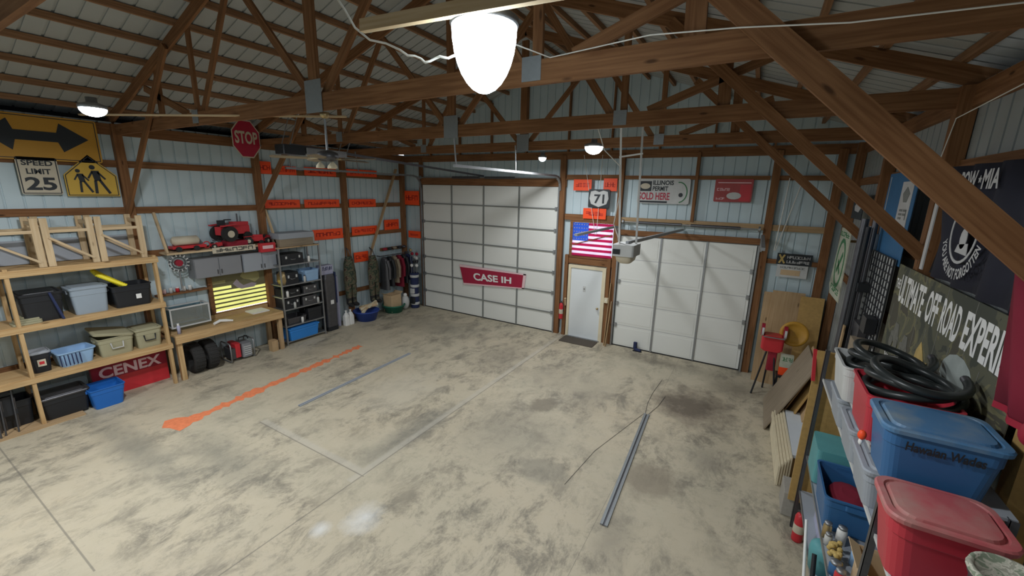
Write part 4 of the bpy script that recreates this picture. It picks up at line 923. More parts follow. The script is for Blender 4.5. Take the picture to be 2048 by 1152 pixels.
mb = MB(); mb.bar((.16, -.45, 4.75), (.16, -1.75, 1.95), .04, .09, (1, 0, 0)); tag(mb.build('leaning_board', 'ply'), 'long board slanting down the wall to the camouflage waders', 'board')
# rod with hanging coats
t = thing('coat_rod', 'dark rod with hangers for coats in the back left corner', 'rod', (.45, -.8, 1.95))
mb = MB(); mb.cyl((.30, -1.45, 1.92), (.30, -.12, 1.92), .016); mb.build('rod', 'dsteel', t)
for y in (-1.43, -.14): mb = MB(); mb.bar((.13, y, 1.92), (.30, y, 1.92), .03, .03); mb.build('bracket', 'dsteel', t)
for k, (y, m, l) in enumerate(((-1.30, 'dsteel', 'grey coat nearest the waders'), (-1.08, 'black', 'black coat second on the rod'), (-.86, 'plyd', 'brown coat in the middle of the rod'), (-.64, 'maroon', 'maroon coat on the rod'), (-.42, 'black', 'black coat near the corner end of the rod'), (-.24, 'navy', 'navy coat in the corner'))):
    t = thing('hanging_coat', l, 'coat', (.30, y, 1.1), 'coats on the corner rod')
    mb = MB(); L = []
    for j, (ww, z) in enumerate(((.10, 1.88), (.30, 1.82), (.38, 1.62), (.40, 1.3), (.46, .78+.09*(k % 3)))):
        L.append([Vector((.32+ww*.5*math.cos(2*PI*i/14), y+.07*math.sin(2*PI*i/14)*(1+.3*math.sin(i*2+j+k)), z)) for i in range(14)])
    mb.loft(L, smooth=True); mb.build('coat_body', m, t)
    mb = MB(); mb.rings([(.48, y, 1.78), (.55, y+.02, 1.5), (.54, y+.02, 1.15)], [.06, .055, .05], 10); mb.build('sleeve', m, t)
    mb = MB(); mb.torus((.30, y, 1.92), .03, .004, 12, 5, Matrix.Rotation(PI/2, 3, 'X')); mb.build('hanger_hook', 'steel', t)
t = thing('golf_bag', 'navy and silver golf bag full of clubs beside the taller garage door', 'bag', (.78, -.36, 0))
gx, gy = .76, -.36
mb = MB(); mb.lathe((gx, gy, 0), [(.001, 0), (.14, 0), (.15, .03), (.13, .6), (.15, 1.18), (.16, 1.25), (.13, 1.27), (.001, 1.2)], 18); mb.build('bag_body', 'navy', t)
for z in (.12, .42, .75, 1.1): mb = MB(); mb.lathe((gx, gy, 0), [(.14, z), (.158, z+.01), (.158, z+.09), (.14, z+.10)], 18); mb.build('band', 'lgrey', t)
mb = MB(); L = [mb.rrect((gx+.02, gy-.14, 0), .18, .10, z, .02) for z in (.18, .40)]; mb.loft(L); mb.build('pocket', 'black', t)
mb = MB(); L = [mb.rrect((gx+.02, gy-.14, 0), .16, .09, z, .02) for z in (.55, .72)]; mb.loft(L); mb.build('pocket', 'lgrey', t)
for k in range(9):
    a = k*.9; r = .09; x = gx+r*math.cos(a); y = gy+r*math.sin(a); h = 1.50+.13*(k % 5)
    mb = MB(); mb.cyl((x, y, 1.1), (x+.03*math.cos(a), y+.02*math.sin(a), h), .007, seg=6); cl = mb.build('club', 'steel', t)
    mb = MB(); mb.ball((x+.03*math.cos(a), y, h+.03), .065, .045, .06, 10, 6); mb.build('club_cover', ('white', 'black', 'lgrey', 'dred', 'brass')[k % 5], cl)
t = thing('pale_bag', 'pale grey crumpled bag between the cardboard box and the golf bag', 'bag', (.62, -.72, 0))
mb = MB(); mb.ball((.62, -.72, .26), .17, .15, .26); mb.build('bag_body', 'lgrey', t); mb = MB(); mb.ball((.66, -.74, .52), .07, .07, .07); mb.build('bag_knot', 'white', t)
t = thing('wall_rack', 'dark rack with small hooks and caps over the coats in the corner', 'rack', (.15, -.7, 2.1))
mb = MB(); mb.box((.04, -1.2, 2.05), (.07, -.15, 2.15)); mb.build('rack_board', 'beam', t)
for k in range(5): mb = MB(); mb.ball((.17, -1.1+.22*k, 2.12), .09, .08, .05, 12, 6); mb.build('cap', ('dred', 'black', 'plyd', 'black', 'dsteel')[k], t)
# ------------------------------------------------------------------ overhead gear
t = thing('ceiling_fan', 'dark ceiling fan with pale blades hanging from the second truss', 'fan', (6.27, -7.5, 4.45))
c = Vector((6.27, -7.50, 4.48))
mb = MB(); mb.cyl(c+Vector((0, 0, .06)), (6.27, -7.5, 4.98), .013); mb.build('down_rod', 'steel', t)
mb = MB(); mb.lathe((6.27, -7.5, 4.92), [(.001, .07), (.06, .07), (.05, .02), (.02, .0), (.001, 0)], 16); mb.build('canopy', 'brass', t)
mb = MB(); mb.lathe(c, [(.001, .08), (.05, .08), (.12, .05), (.13, .0), (.10, -.04), (.05, -.05), (.001, -.05)], 24); mb.build('motor', 'dsteel', t)
for k in range(5):
    a = 2*PI*k/5+.35; r = Vector((math.cos(a), math.sin(a), 0))
    mb = MB(); mb.bar(c+r*.11+Vector((0, 0, -.02)), c+r*.22+Vector((0, 0, -.02)), .03, .008); br = mb.build('blade_arm', 'brass', t)
    mb = MB(); n = Vector((-math.sin(a), math.cos(a), 0)); P = []
    for zz in (-.022, -.014): P.append([c + r*x + n*y + Vector((0, 0, zz+y*.18)) for x, y in ((.20, -.045), (.58, -.055), (.62, -.035), (.62, .035), (.58, .055), (.20, .045))])
    mb.loft(P); mb.build('blade', 'plyd', t)
for k in range(3):
    a = 2*PI*k/3; r = Vector((math.cos(a), math.sin(a), 0))
    mb = MB(); mb.lathe(c+r*.09+Vector((0, 0, -.13)), [(.05, 0), (.045, .03), (.02, .06), (.001, .08)], 14); mb.build('light_shade', 'cream', t)
def opener(name, lab, c, zr, ym, m, big):
    t = thing(name, lab, 'opener', c); c = Vector(c)
    mb = MB(); L = [mb.rrect(c, .30, .42, z, .04) for z in (-.08, .08)]; mb.loft(L); mb.build('motor_housing', m, t)
    mb = MB(); mb.bar((c.x, c.y, c.z+.09), (c.x, ym, zr), .04, .05); mb.build('rail', 'dsteel' if big else 'steel', t)
    if not big:
        mb = MB(); L = [mb.rrect(c, .24*k, .34*k, z, .06) for k, z in ((1, -.08), (.9, -.15), (.6, -.19))]; mb.loft(L, smooth=True); mb.build('light_cover', 'signw', t)
    return t
op = opener('garage_opener', 'long black garage door opener hung behind the ceiling fan', (3.46, -6.2, 4.76), 4.55, -.05, 'black', True)
mb = MB(); L = [mb.rrect((3.46, -5.5, 4.76), .20, .9, z, .03) for z in (-.05, .06)]; mb.loft(L); mb.build('drive_cover', 'steel', op)
for y in (-6.3, -5.1):
    mb = MB()
    for x in (3.33, 3.59): mb.bar((x, y, 4.78), (x, -5.0 if y > -5.5 else -6.0, 5.02 if y > -5.5 else 5.6), .025, .004)
    mb.build('hanger_strap', 'steel', op)
op = opener('garage_opener', 'white garage door opener hanging on long straps before the lower garage door', (9.35, -5.05, 3.36), 3.30, -.05, 'lgrey', False)
for x0, x1 in ((9.10, 9.22), (9.36, 9.46), (9.58, 9.46)):
    mb = MB(); mb.bar((x0 if x0 < 9.3 else 9.40, -4.96, 5.15), (x1, -4.98, 3.42), .028, .006, (0, 1, 0)); mb.build('hanger_strap', 'white', op)
mb = MB(); mb.bar((9.12, -4.97, 4.62), (9.44, -4.97, 4.66), .02, .02); mb.build('cross_strap', 'white', op)
mb = MB(); mb.box((9.22, -5.27, 3.31), (9.32, -5.262, 3.38)); mb.build('button_panel', 'black', op)
mb = MB(); mb.rings([(9.25, -5.0, 3.4), (9.12, -4.99, 3.7), (9.17, -4.98, 4.1), (9.14, -4.97, 4.5), (8.9, -4.98, 4.72), (8.8, -5.0, 5.0)], .008, 6); mb.build('power_cord', 'rope', op)
def track(lab, x, z, y0, hang):
    t = thing('overhead_track', lab, 'track', (x, y0, z), 'horizontal door tracks')
    mb = MB(); P = [(x, -.06, z-.38), (x, -.10, z-.18), (x, -.24, z-.04), (x, -.42, z)] + [(x, y0, z+.0)]
    for p, q in zip(P, P[1:]): mb.bar(p, q, .05, .06, (1, 0, 0))
    mb.build('track_rail', 'steel', t)
    for y in hang:
        mb = MB(); mb.bar((x, y, z), (x+.05, y-.12, z+.55), .02, .02, (1, 0, 0)); mb.build('hanger', 'steel', t)
track('left overhead track of the taller garage door', .90, 4.55, -4.75, (-4.6, -2.6))
track('right overhead track of the taller garage door', 6.05, 4.55, -4.75, (-4.7, -2.55))
track('left overhead track of the lower garage door', 7.80, 3.30, -3.1, ())
track('right overhead track of the lower garage door', 11.03, 3.30, -3.1, ())
for x0, x1, z, l in ((.95, 6.0, 4.50, 'long spring shaft over the taller garage door'), (7.9, 10.95, 3.42, 'long spring shaft over the lower garage door')):
    t = thing('spring_shaft', l, 'shaft', ((x0+x1)/2, -.14, z))
    mb = MB(); mb.cyl((x0, -.14, z), (x1, -.14, z), .015, seg=10); mb.build('shaft', 'steel', t)
    for s in (-1, 1):
        cx = (x0+x1)/2; mb = MB(); mb.cyl((cx+s*.1, -.14, z), (cx+s*1.15, -.14, z), .035, seg=14); mb.build('spring', 'dsteel', t)
        ex = x0 if s < 0 else x1; mb = MB(); mb.cyl((ex-.02, -.14, z), (ex+.02, -.14, z), .06, seg=16); mb.build('cable_drum', 'steel', t)
mb = MB(); mb.rings([(6.68, -.02, 5.1), (7.16, -.12, 3.03), (7.20, -.12, 3.03), (7.19, -.02, 5.1)], .007, 6); tag(mb.build('string_loop', 'rope'), 'pair of thin white cords forming a V in front of the flag window', 'cord')
mb = MB(); mb.rings([(11.36, -.01, 4.53), (11.33, -.08, 3.8), (11.29, -.12, 2.98), (11.31, -.12, 2.97), (11.45, -.08, 3.7), (11.60, -.01, 4.50)], .010, 6); tag(mb.build('string_loop', 'rope'), 'white cord looped down beside the black lettered sign', 'cord')

# ------------------------------------------------------------------ things on the back wall
t = thing('door_banner', 'red banner with white CASE IH lettering across the taller garage door', 'banner', (3.4, -.06, 1.2))
BN = ((2.517, 1.708), (5.053, 1.673), (4.999, 1.211), (2.701, 1.046))
def bp(x, y):
    tl, tr, br, bl = BN
    return ((bl[0]*(1-y)+tl[0]*y)*(1-x) + (br[0]*(1-y)+tr[0]*y)*x, (bl[1]*(1-y)+tl[1]*y)*(1-x) + (br[1]*(1-y)+tr[1]*y)*x)
FBn = Fr('back', -0.06)
mb = MB(); plate(mb, FBn, [bp(0, 0), bp(1, 0), bp(1, 1), bp(0, 1)], 0, .004); mb.build('banner_cloth', 'banner', t)
mb = MB(); plate(mb, FBn, [bp(0, .88), bp(1, .92), bp(1, 1), bp(0, 1)], .004, .007); plate(mb, FBn, [bp(0, 0), bp(1, 0), bp(1, .06), bp(0, .08)], .004, .007); plate(mb, FBn, [bp(.965, 0), bp(1, 0), bp(1, 1), bp(.965, 1)], .004, .007); mb.build('pale_edge', 'pinkw', t)
mb = MB(); words(mb, FBn, 'CASE IH', 0, 0, 1, 1, .009, warp=lambda x, y: bp(.20+.60*x, .26+.40*y)); mb.build('lettering', 'white', t)
t = thing('us_flag', 'stars and stripes flag lit from behind in the window over the entry door', 'flag', (7.05, -.02, 2.4))
FU = Fr('back', -0.005); a0, a1, z0, z1 = 6.47, 7.62, 2.40, 3.32; n = 13; h = (z1-z0)/n
for k in range(n):
    zt = z1-k*h; aa = a0 if k > 6 else a0+.46
    mb = MB(); rect(mb, FU, aa, zt-h, a1, zt, 0, .003); mb.build('stripe', 'fred' if k % 2 == 0 else 'fwht', t)
mb = MB(); rect(mb, FU, a0, z1-7*h, a0+.46, z1, 0, .003); cn = mb.build('canton', 'fblu', t)
mb = MB()
for r in range(5):
    for k in range(6): disc(mb, FU, a0+.045+k*.073+(.0 if r % 2 == 0 else .0), z1-.05-r*.098, .016, .003, .005, 8)
mb.build('stars', 'fwht', cn)
mb = MB(); mb.bar((6.50, -.03, 2.70), (7.60, -.03, 3.04), .02, .03, (0, 0, 1)); tag(mb.build('curtain_stick', 'beam'), 'dark stick slanting across the backlit flag', 'stick')
t = thing('fire_extinguisher', 'red fire extinguisher hung left of the entry door', 'extinguisher', (6.30, -.14, .5))
def exting(t, c, h):
    c = Vector(c)
    mb = MB(); mb.lathe(c, [(.001, 0), (.055, 0), (.06, .02), (.06, h*.78), (.045, h*.88), (.02, h*.92), (.001, h*.92)], 18); mb.build('cylinder', 'red', t)
    mb = MB(); mb.cyl(c+Vector((0, 0, h*.9)), c+Vector((0, 0, h)), .018); mb.bar(c+Vector((-.05, -.02, h)), c+Vector((.06, -.03, h+.03)), .02, .012); mb.build('valve_handle', 'dsteel', t)
    mb = MB(); mb.rings([c+Vector((.02, 0, h*.95)), c+Vector((.09, -.02, h*.85)), c+Vector((.08, -.02, h*.45))], .010, 8); mb.build('hose', 'black', t)
    mb = MB(); mb.lathe(c, [(.0605, h*.3), (.0615, h*.31), (.0615, h*.55), (.0605, h*.56)], 18); mb.build('label_band', 'signw', t)
exting(t, (6.30, -.16, .52), .52)
mb = MB(); mb.cyl((6.38, -.08, 1.10), (6.39, -.08, .92), .018); mb.ball((6.38, -.08, 1.12), .028); tag(mb.build('brush_handle', 'lath'), 'pale brush handle hung over the fire extinguisher', 'brush')
mb = MB(); L = [mb.rrect((6.95, -.36, 0), 1.0, .48, z, .03) for z in (0.001, .018)]; mb.loft(L); tag(mb.build('door_mat', 'matb'), 'dark door mat lying before the entry door', 'mat')
t = thing('switch_box', 'cream switch box on the stud right of the entry door', 'switch', (7.58, -.07, 1.25))
mb = MB(); rect(mb, Fr('back', -.05), 7.54, 1.18, 7.64, 1.32, 0, .05); mb.build('box', 'cream', t, bevel=.005); mb = MB(); rect(mb, Fr('back', -.10), 7.58, 1.23, 7.60, 1.27, 0, .01); mb.build('toggle', 'white', t)
for k, (x, h, l) in enumerate(((7.66, 1.75, 'taller thin board leaning right of the entry door'), (7.72, 1.25, 'shorter thin board leaning right of the entry door'))):
    mb = MB(); mb.bar((x, -.22-.06*k, 0), (x+.03, -.08, h), .07, .02, (1, 0, 0)); tag(mb.build('leaning_board', 'ply'), l, 'board')
t = thing('rubber_boot', 'small dark rubber boot by the foot of the lower garage door', 'boot', (8.52, -.14, 0))
mb = MB(); mb.rings([(8.50, -.14, .24), (8.50, -.14, .08), (8.53, -.15, .045), (8.66, -.18, .035)], [.05, .05, .05, .03], 12); mb.build('boot', 'navy', t); mb = MB(); L = [mb.rrect((8.57, -.155, 0), .24, .09, z, .04) for z in (0.0, .02)]; mb.loft(L); mb.build('sole', 'black', t)
# two long metal signs over the lower door
FM = Fr('back', -0.006)
t = thing('dealer_sign', 'long pale metal sign with an emblem, red SOLD HERE lettering and a green edge', 'sign', (8.8, -.06, 3.9))
mb = MB(); plate(mb, FM, rrp(8.17, 3.90, 9.40, 4.50, .05), 0, .005); mb.build('sign_plate', 'lgrey', t)
mb = MB(); rect(mb, FM, 8.20, 4.20, 8.50, 4.44, .005, .008); mb.build('emblem_block', 'ink', t)
mb = MB(); disc(mb, FM, 8.35, 4.32, .12, .008, .011, 20, .07); mb.build('emblem_oval', 'signw', t)
mb = MB(); words(mb, FM, 'ILLINOIS', 8.53, 4.35, 9.02, 4.46, .008); words(mb, FM, 'PERMIT', 8.53, 4.21, 8.90, 4.32, .008); mb.build('lettering', 'ink', t)
mb = MB(); words(mb, FM, 'SOLD HERE', 8.20, 3.99, 8.95, 4.17, .008); mb.build('lettering', 'stopr', t)
mb = MB(); rect(mb, FM, 8.20, 3.92, 8.90, 3.965, .005, .008); disc(mb, FM, 9.20, 4.12, .05, .005, .009, 16); mb.build('dark_print', 'ink', t)
mb = MB()
for k in range(10):
    a = -PI/2.2+k*PI/10; b2 = a+PI/10; line(mb, FM, (9.15+.19*math.cos(a), 4.18+.24*math.sin(a)), (9.15+.19*math.cos(b2), 4.18+.24*math.sin(b2)), .025, .005, .009)
mb.build('green_ring', 'sgreen', t)
t = thing('red_metal_sign', 'faded red metal sign with a pale patch over the lower garage door', 'sign', (10.3, -.06, 4.0))
mb = MB(); plate(mb, FM, rrp(9.93, 3.99, 10.70, 4.50, .03), 0, .005); mb.build('sign_plate', 'fadr', t)
mb = MB(); rect(mb, FM, 9.99, 4.41, 10.66, 4.43, .005, .008); marks(mb, FM, 9.98, 4.24, 10.25, 4.30, .008, 5); marks(mb, FM, 9.98, 4.04, 10.16, 4.09, .008, 4); mb.build('pale_print', 'pinkw', t)
mb = MB(); disc(mb, FM, 10.34, 4.13, .15, .005, .009, 14, .08); mb.build('pale_patch', 'lgrey', t)
mb = MB(); rect(mb, FM, 10.45, 4.02, 10.67, 4.38, .005, .007); mb.build('orange_panel', 'red', t)
t = thing('black_sign', 'black lettered sign with a gold ribbon mark right of the lower garage door', 'sign', (11.7, -.06, 2.65))
mb = MB(); rect(mb, FM, 11.37, 2.67, 12.02, 2.92, 0, .006); mb.build('sign_plate', 'ink', t)
mb = MB(); marks(mb, FM, 11.56, 2.81, 11.98, 2.87, .008, 8); marks(mb, FM, 11.56, 2.71, 11.98, 2.77, .008, 7); mb.build('lettering', 'flagw', t)
mb = MB(); line(mb, FM, (11.41, 2.89), (11.52, 2.70), .035, .006, .009); line(mb, FM, (11.51, 2.89), (11.42, 2.70), .035, .006, .010); mb.build('ribbon_mark', 'pgold', t)
t = thing('paper_sign', 'pale paper sign with a tan picture under the black sign', 'sign', (11.7, -.06, 2.4))
mb = MB(); rect(mb, FM, 11.40, 2.39, 11.97, 2.68, 0, .003); mb.build('sheet', 'lgrey', t)
mb = MB(); rect(mb, FM, 11.48, 2.44, 11.84, 2.56, .004, .006); mb.build('picture', 'card', t); mb = MB(); marks(mb, FM, 11.46, 2.59, 11.92, 2.63, .006, 10); mb.build('lettering', 'doorj', t)
t = thing('emblem_sign', 'tall pale sign with a green oval emblem leaning in the right corner', 'sign', (12.22, -1.75, 2.2))
FE = Fr('right', 12.24); sh = lambda a, z: (a-.0, z)
mb = MB(); plate(mb, FE, [(-2.35, 2.42), (-2.28, 3.62), (-1.35, 3.62), (-1.15, 2.55), (-1.35, 2.40)], 0, .01); mb.build('sign_board', 'sage', t)
mb = MB(); mb.box((12.25, -1.9, 3.40), (12.52, -1.86, 3.44)); mb.build('mounting_batten', 'pine', t)
mb = MB()
for k in range(18):
    a = 2*PI*k/18; b2 = 2*PI*(k+1)/18; line(mb, FE, (-1.78+.36*math.cos(a), 3.02+.40*math.sin(a)), (-1.78+.36*math.cos(b2), 3.02+.40*math.sin(b2)), .07, .01, .014)
line(mb, FE, (-1.60, 2.86), (-1.95, 3.20), .09, .01, .014); line(mb, FE, (-1.62, 3.05), (-1.90, 2.85), .06, .01, .014); mb.build('oval_emblem', 'sgreen', t)
mb = MB(); marks(mb, FE, -1.30, 3.48, -2.20, 3.56, .013, 6); marks(mb, FE, -1.35, 2.50, -2.20, 2.60, .013, 6); mb.build('lettering', 'sgreen', t)
t = thing('dark_wall_sign', 'small dark wall sign with a pale car-like mark in the upper right corner', 'sign', (12.3, -.9, 4.0))
FD = Fr('right', 12.38)
mb = MB(); rect(mb, FD, -1.9, 3.78, -1.0, 4.22, 0, .01); mb.build('sign_plate', 'ink', t); mb = MB(); plate(mb, FD, [(-1.2, 4.0), (-1.45, 4.1), (-1.75, 3.98), (-1.6, 3.9), (-1.25, 3.92)], .01, .014); mb.build('pale_mark', 'flagw', t)

# ------------------------------------------------------------------ right back corner
for k, (x0, x1, h, yy, m, l) in enumerate(((11.24, 11.50, 2.04, -.20, 'ply', 'narrow plywood sheet leaning against the back wall right of the lower garage door'), (11.40, 12.0, 2.10, -.24, 'ply', 'wide plywood sheet leaning on the back wall behind the red machine'), (11.92, 12.34, 2.05, -.30, 'osb', 'tan panel leaning in the corner under the emblem sign'))):
    mb = MB(); mb.bar(((x0+x1)/2, yy-.22, 0), ((x0+x1)/2, yy+.08, h), x1-x0, .018, (0, 1, 0)); tag(mb.build('plywood_sheet', m), l, 'board')
t = thing('bench_grinder', 'red grinder on a black pedestal stand in the right corner', 'grinder', (11.52, -1.0, 0))
for dx, dy in ((-.16, -.14), (.12, -.14), (-.02, .16)): mb = MB(); mb.rings([(11.50+dx*1.5, -1.0+dy*1.5, 0), (11.50+dx*.5, -1.0+dy*.5, .95)], .018, 8); mb.build('leg', 'black', t)
mb = MB(); L = [mb.rrect((11.54, -1.0, 0), .16, .2, z, .03) for z in (.55, 1.0)]; mb.loft(L); mb.build('pedestal', 'dred', t)
mb = MB(); L = [mb.rrect((11.50, -1.0, 0), ww, .30, z, .05) for ww, z in ((.30, .98), (.40, 1.02), (.40, 1.28), (.30, 1.32))]; mb.loft(L); mb.build('motor_body', 'red', t)
for s in (-1, 1):
    mb = MB(); mb.cyl((11.50+s*.20-.03, -1.0, 1.40), (11.50+s*.20+.03, -1.0, 1.40), .13, seg=20); g = mb.build('wheel_guard', 'dred', t)
    mb = MB(); mb.cyl((11.50+s*.20-.02, -1.06, 1.38), (11.50+s*.20+.02, -1.06, 1.38), .10, seg=20); mb.build('grinding_wheel', 'lgrey', g)
mb = MB(); mb.bar((11.32, -1.18, 1.30), (11.70, -1.18, 1.30), .05, .012); mb.build('tool_rest', 'steel', t)
t = thing('straw_disc', 'round amber lid hung beside the red grinder', 'lid', (11.85, -.85, 1.3))
mb = MB(); q = Matrix.Rotation(1.35, 3, 'X'); L = [[Vector((11.86, -.86, 1.36)) + q @ Vector((r*math.cos(2*PI*i/28), r*math.sin(2*PI*i/28), z)) for i in range(28)] for r, z in ((.25, 0), (.26, .02), (.25, .04), (.20, .045), (.19, .03), (.05, .05))]; mb.loft(L, smooth=True); mb.build('lid_disc', 'yelo', t)
t = thing('garden_product_box', 'yellow-green printed box with an orange base beside the grinder stand', 'box', (11.78, -1.15, .55))
mb = MB(); mb.box((11.68, -1.22, .72), (11.90, -1.10, .98)); mb.build('box_top', 'sage', t); mb = MB(); mb.box((11.68, -1.22, .55), (11.90, -1.10, .72)); mb.build('box_base', 'orange', t)
mb = MB(); marks(mb, Fr('back', -1.22), 11.70, .86, 11.88, .94, .004, 5); mb.build('lettering', 'sgreen', t)
t = thing('small_stool', 'black stool under the printed box in the right corner', 'stool', (11.79, -1.16, 0))
mb = MB(); mb.box((11.64, -1.30, .51), (11.94, -1.02, .55)); mb.build('seat', 'black', t)
for dx in (-.12, .12):
    for dy in (-.11, .11): mb = MB(); mb.bar((11.79+dx, -1.16+dy, 0), (11.79+dx, -1.16+dy, .51), .025, .025, (0, 1, 0)); mb.build('leg', 'black', t)
for k, (x0, x1, y0, y1, h, m, l) in enumerate(((11.50, 12.08, -2.72, -1.35, 1.32, 'plyd', 'big dusty plywood sheet leaning outermost of the stack on the right wall'), (11.62, 12.14, -2.55, -1.5, 1.36, 'ply', 'second plywood sheet of the stack leaning on the right wall'), (11.74, 12.20, -2.75, -1.65, 1.30, 'osb', 'ragged tan panel leaning third on the right wall'), (11.84, 12.26, -3.0, -1.8, 1.22, 'ply', 'innermost board of the stack leaning on the right wall'))):
    mb = MB(); mb.bar(((x0), (y0+y1)/2, 0.01), ((x1), (y0+y1)/2, h), y1-y0, .02, (1, 0, 0)); tag(mb.build('leaning_sheet', m), l, 'board')
for k in range(5):
    mb = MB(); x = 11.60+.034*k; mb.bar((x, -2.55+.02*k, .16+.015*k), (x+.05, -4.35+.03*k, .16+.015*k), .028, .31+.03*k, (0, 0, 1))
    tag(mb.build('trim_board', 'cream'), 'cream trim board standing on edge on the floor, %s' % ('nearest the open floor', 'second from the open floor', 'middle one of five', 'fourth from the open floor', 'innermost against the white foam')[k], 'board', 'cream boards on the floor')
mb = MB(); mb.bar((11.97, -2.65, .43), (12.0, -4.12, .41), .40, .05); tag(mb.build('foam_sheet', 'foam'), 'white foam sheet lying beside the cream boards', 'foam')
mb = MB(); mb.box((11.82, -4.0, 0), (12.18, -2.75, .40)); tag(mb.build('cardboard_carton', 'card'), 'carton on the floor under the white foam sheet', 'box')
mb = MB(); mb.bar((11.84, -4.40, .16), (12.12, -4.36, .16), .16, .30); tag(mb.build('wood_block', 'beam'), 'reddish wood block at the near end of the white foam sheet', 'wood')
t = thing('concrete_block', 'grey concrete block on the floor at the end of the cream boards', 'block', (11.8, -4.75, 0))
mb = MB(); mb.box((11.68, -4.98, 0), (11.92, -4.58, .34)); mb.build('block_body', 'cblock', t, bevel=.01)
mb = MB(); mb.box((11.80, -4.984, .04), (11.90, -4.975, .30)); mb.build('core_hole', 'dsteel', t)
t = thing('fire_extinguisher', 'red fire extinguisher standing on the floor by the grey block', 'extinguisher', (11.84, -5.35, 0)); exting(t, (11.84, -5.38, 0.0), .42)
for k, (dx, dy, r, m) in enumerate(((0, 0, .045, 'dsteel'), (.09, .06, .04, 'steel'), (.16, -.02, .045, 'lgrey'), (.10, -.14, .035, 'dsteel'), (.02, -.20, .03, 'black'), (.20, .12, .03, 'grey'))):
    mb = MB(); mb.cyl((12.12+dx*.9, -3.62+dy, 0), (12.18+dx*.9, -3.40+dy, 3.86-.1*(k % 3)), r, seg=14)
    tag(mb.build('tall_pipe', m), 'tall %s pipe in the bundle at the right wall, %s' % ({'dsteel': 'dark steel', 'steel': 'bright steel', 'lgrey': 'light grey', 'black': 'black', 'grey': 'blue-grey'}[m], ['frontmost', 'second one', 'thickest', 'near side', 'thin', 'at the back'][k]), 'pipe', 'tall pipes at the right wall')
mb = MB(); mb.bar((12.08, -3.9, 0), (12.14, -3.75, 2.4), .09, .02, (1, 0, 0)); tag(mb.build('leaning_board', 'ply'), 'narrow tan board leaning against the pipe bundle', 'board')

# ------------------------------------------------------------------ right wall flags, banner, rack
FRt = Fr('right', 12.36)
t = thing('blue_banner', 'blue wall banner with a pale lettered strip between two right wall posts', 'banner', (12.36, -4.0, 3.4))
mb = MB(); rect(mb, FRt, -4.62, 3.38, -3.35, 4.46, 0, .006); mb.build('banner_cloth', 'denim', t)
mb = MB(); rect(mb, FRt, -4.50, 3.80, -4.05, 4.34, .006, .010); sp = mb.build('pale_strip', 'flagw', t)
mb = MB(); plate(mb, FRt, [(-4.15, 4.20), (-4.28, 4.28), (-4.42, 4.20), (-4.35, 4.10), (-4.22, 4.10)], .010, .013); marks(mb, FRt, -4.12, 3.90, -4.44, 4.02, .013, 2); mb.build('print', 'doorj', sp)
mb = MB(); line(mb, FRt, (-3.44, 3.42), (-3.44, 4.42), .02, .006, .009); mb.build('white_line', 'flagw', t)
t = thing('black_flag', 'black POW MIA flag with a white round emblem and white hem on the right wall', 'flag', (12.34, -6.2, 3.5))
FG = Fr('right', 12.33)
mb = MB(); n = 24; A = []; B2 = []
for z, l in ((4.42, 0), (4.1, .02), (3.8, -.01), (3.48, .02)):
    A.append([FG.at(-5.66-1.60*k/n, z+(-.02*k/n), .03*math.sin(k*.9+z*3)+l) for k in range(n+1)])
mb.loft(A, False, False, True, closed=False); fl = mb.build('flag_cloth', 'flagb', t); sm = fl.modifiers.new('s', 'SOLIDIFY'); sm.thickness = .004
mb = MB(); rect(mb, Fr('right', 12.28), -5.68, 3.50, -5.61, 4.42, 0, .01); mb.build('white_hem', 'flagw', t)
FG2 = Fr('right', 12.275); cx, cz = -6.38, 3.90
mb = MB()
for k in range(30):
    a = 2*PI*k/30; b2 = 2*PI*(k+1)/30; line(mb, FG2, (cx+.235*math.cos(a), cz+.235*math.sin(a)), (cx+.235*math.cos(b2), cz+.235*math.sin(b2)), .022, 0, .004)
disc(mb, FG2, cx-.02, cz-.05, .06, 0, .004, 14, .08)
plate(mb, FG2, [(cx+.08, cz-.16), (cx-.14, cz-.17), (cx-.12, cz-.08), (cx+.05, cz-.10)][::-1], 0, .004)
mb.build('emblem', 'flagw', t)
mb = MB()
words(mb, FG2, 'POW', -6.06, 4.22, -6.36, 4.36, .004); words(mb, FG2, 'MIA', -6.46, 4.22, -6.72, 4.36, .004)
plate(mb, FG2, [(-6.41+.03*math.cos(PI/2+k*PI/5)*(1 if k % 2 == 0 else .45), 4.29+.03*math.sin(PI/2+k*PI/5)*(1 if k % 2 == 0 else .45)) for k in range(10)], 0, .004)
mb.build('headline', 'flagw', t)
mb = MB(); words(mb, FG2, 'YOU ARE NOT FORGOTTEN', 0, 0, 1, 1, .004, warp=lambda x, y: (cx+(.37-.085*y)*math.cos(PI*.08+PI*.84*x), cz-(.37-.085*y)*math.sin(PI*.08+PI*.84*x)))
mb.build('lettering', 'flagw', t)
t = thing('wire_rack', 'black wire grid rack hung with small parts on the right wall', 'rack', (12.3, -3.8, 2.2))
FX = Fr('right', 12.33)
mb = MB(); rect(mb, FX, -4.55, 2.15, -2.95, 3.45, -.012, -.004); mb.build('backing', 'lgrey', t)
mb = MB()
for k in range(15): z = 2.16+k*.092; line(mb, FX, (-4.55, z), (-2.95, z), .014, 0, .01)
for k in range(13): a = -4.55+k*.133; line(mb, FX, (a, 2.16), (a, 3.45), .014 if k % 3 else .035, 0, .012)
mb.build('wire_grid', 'black', t)
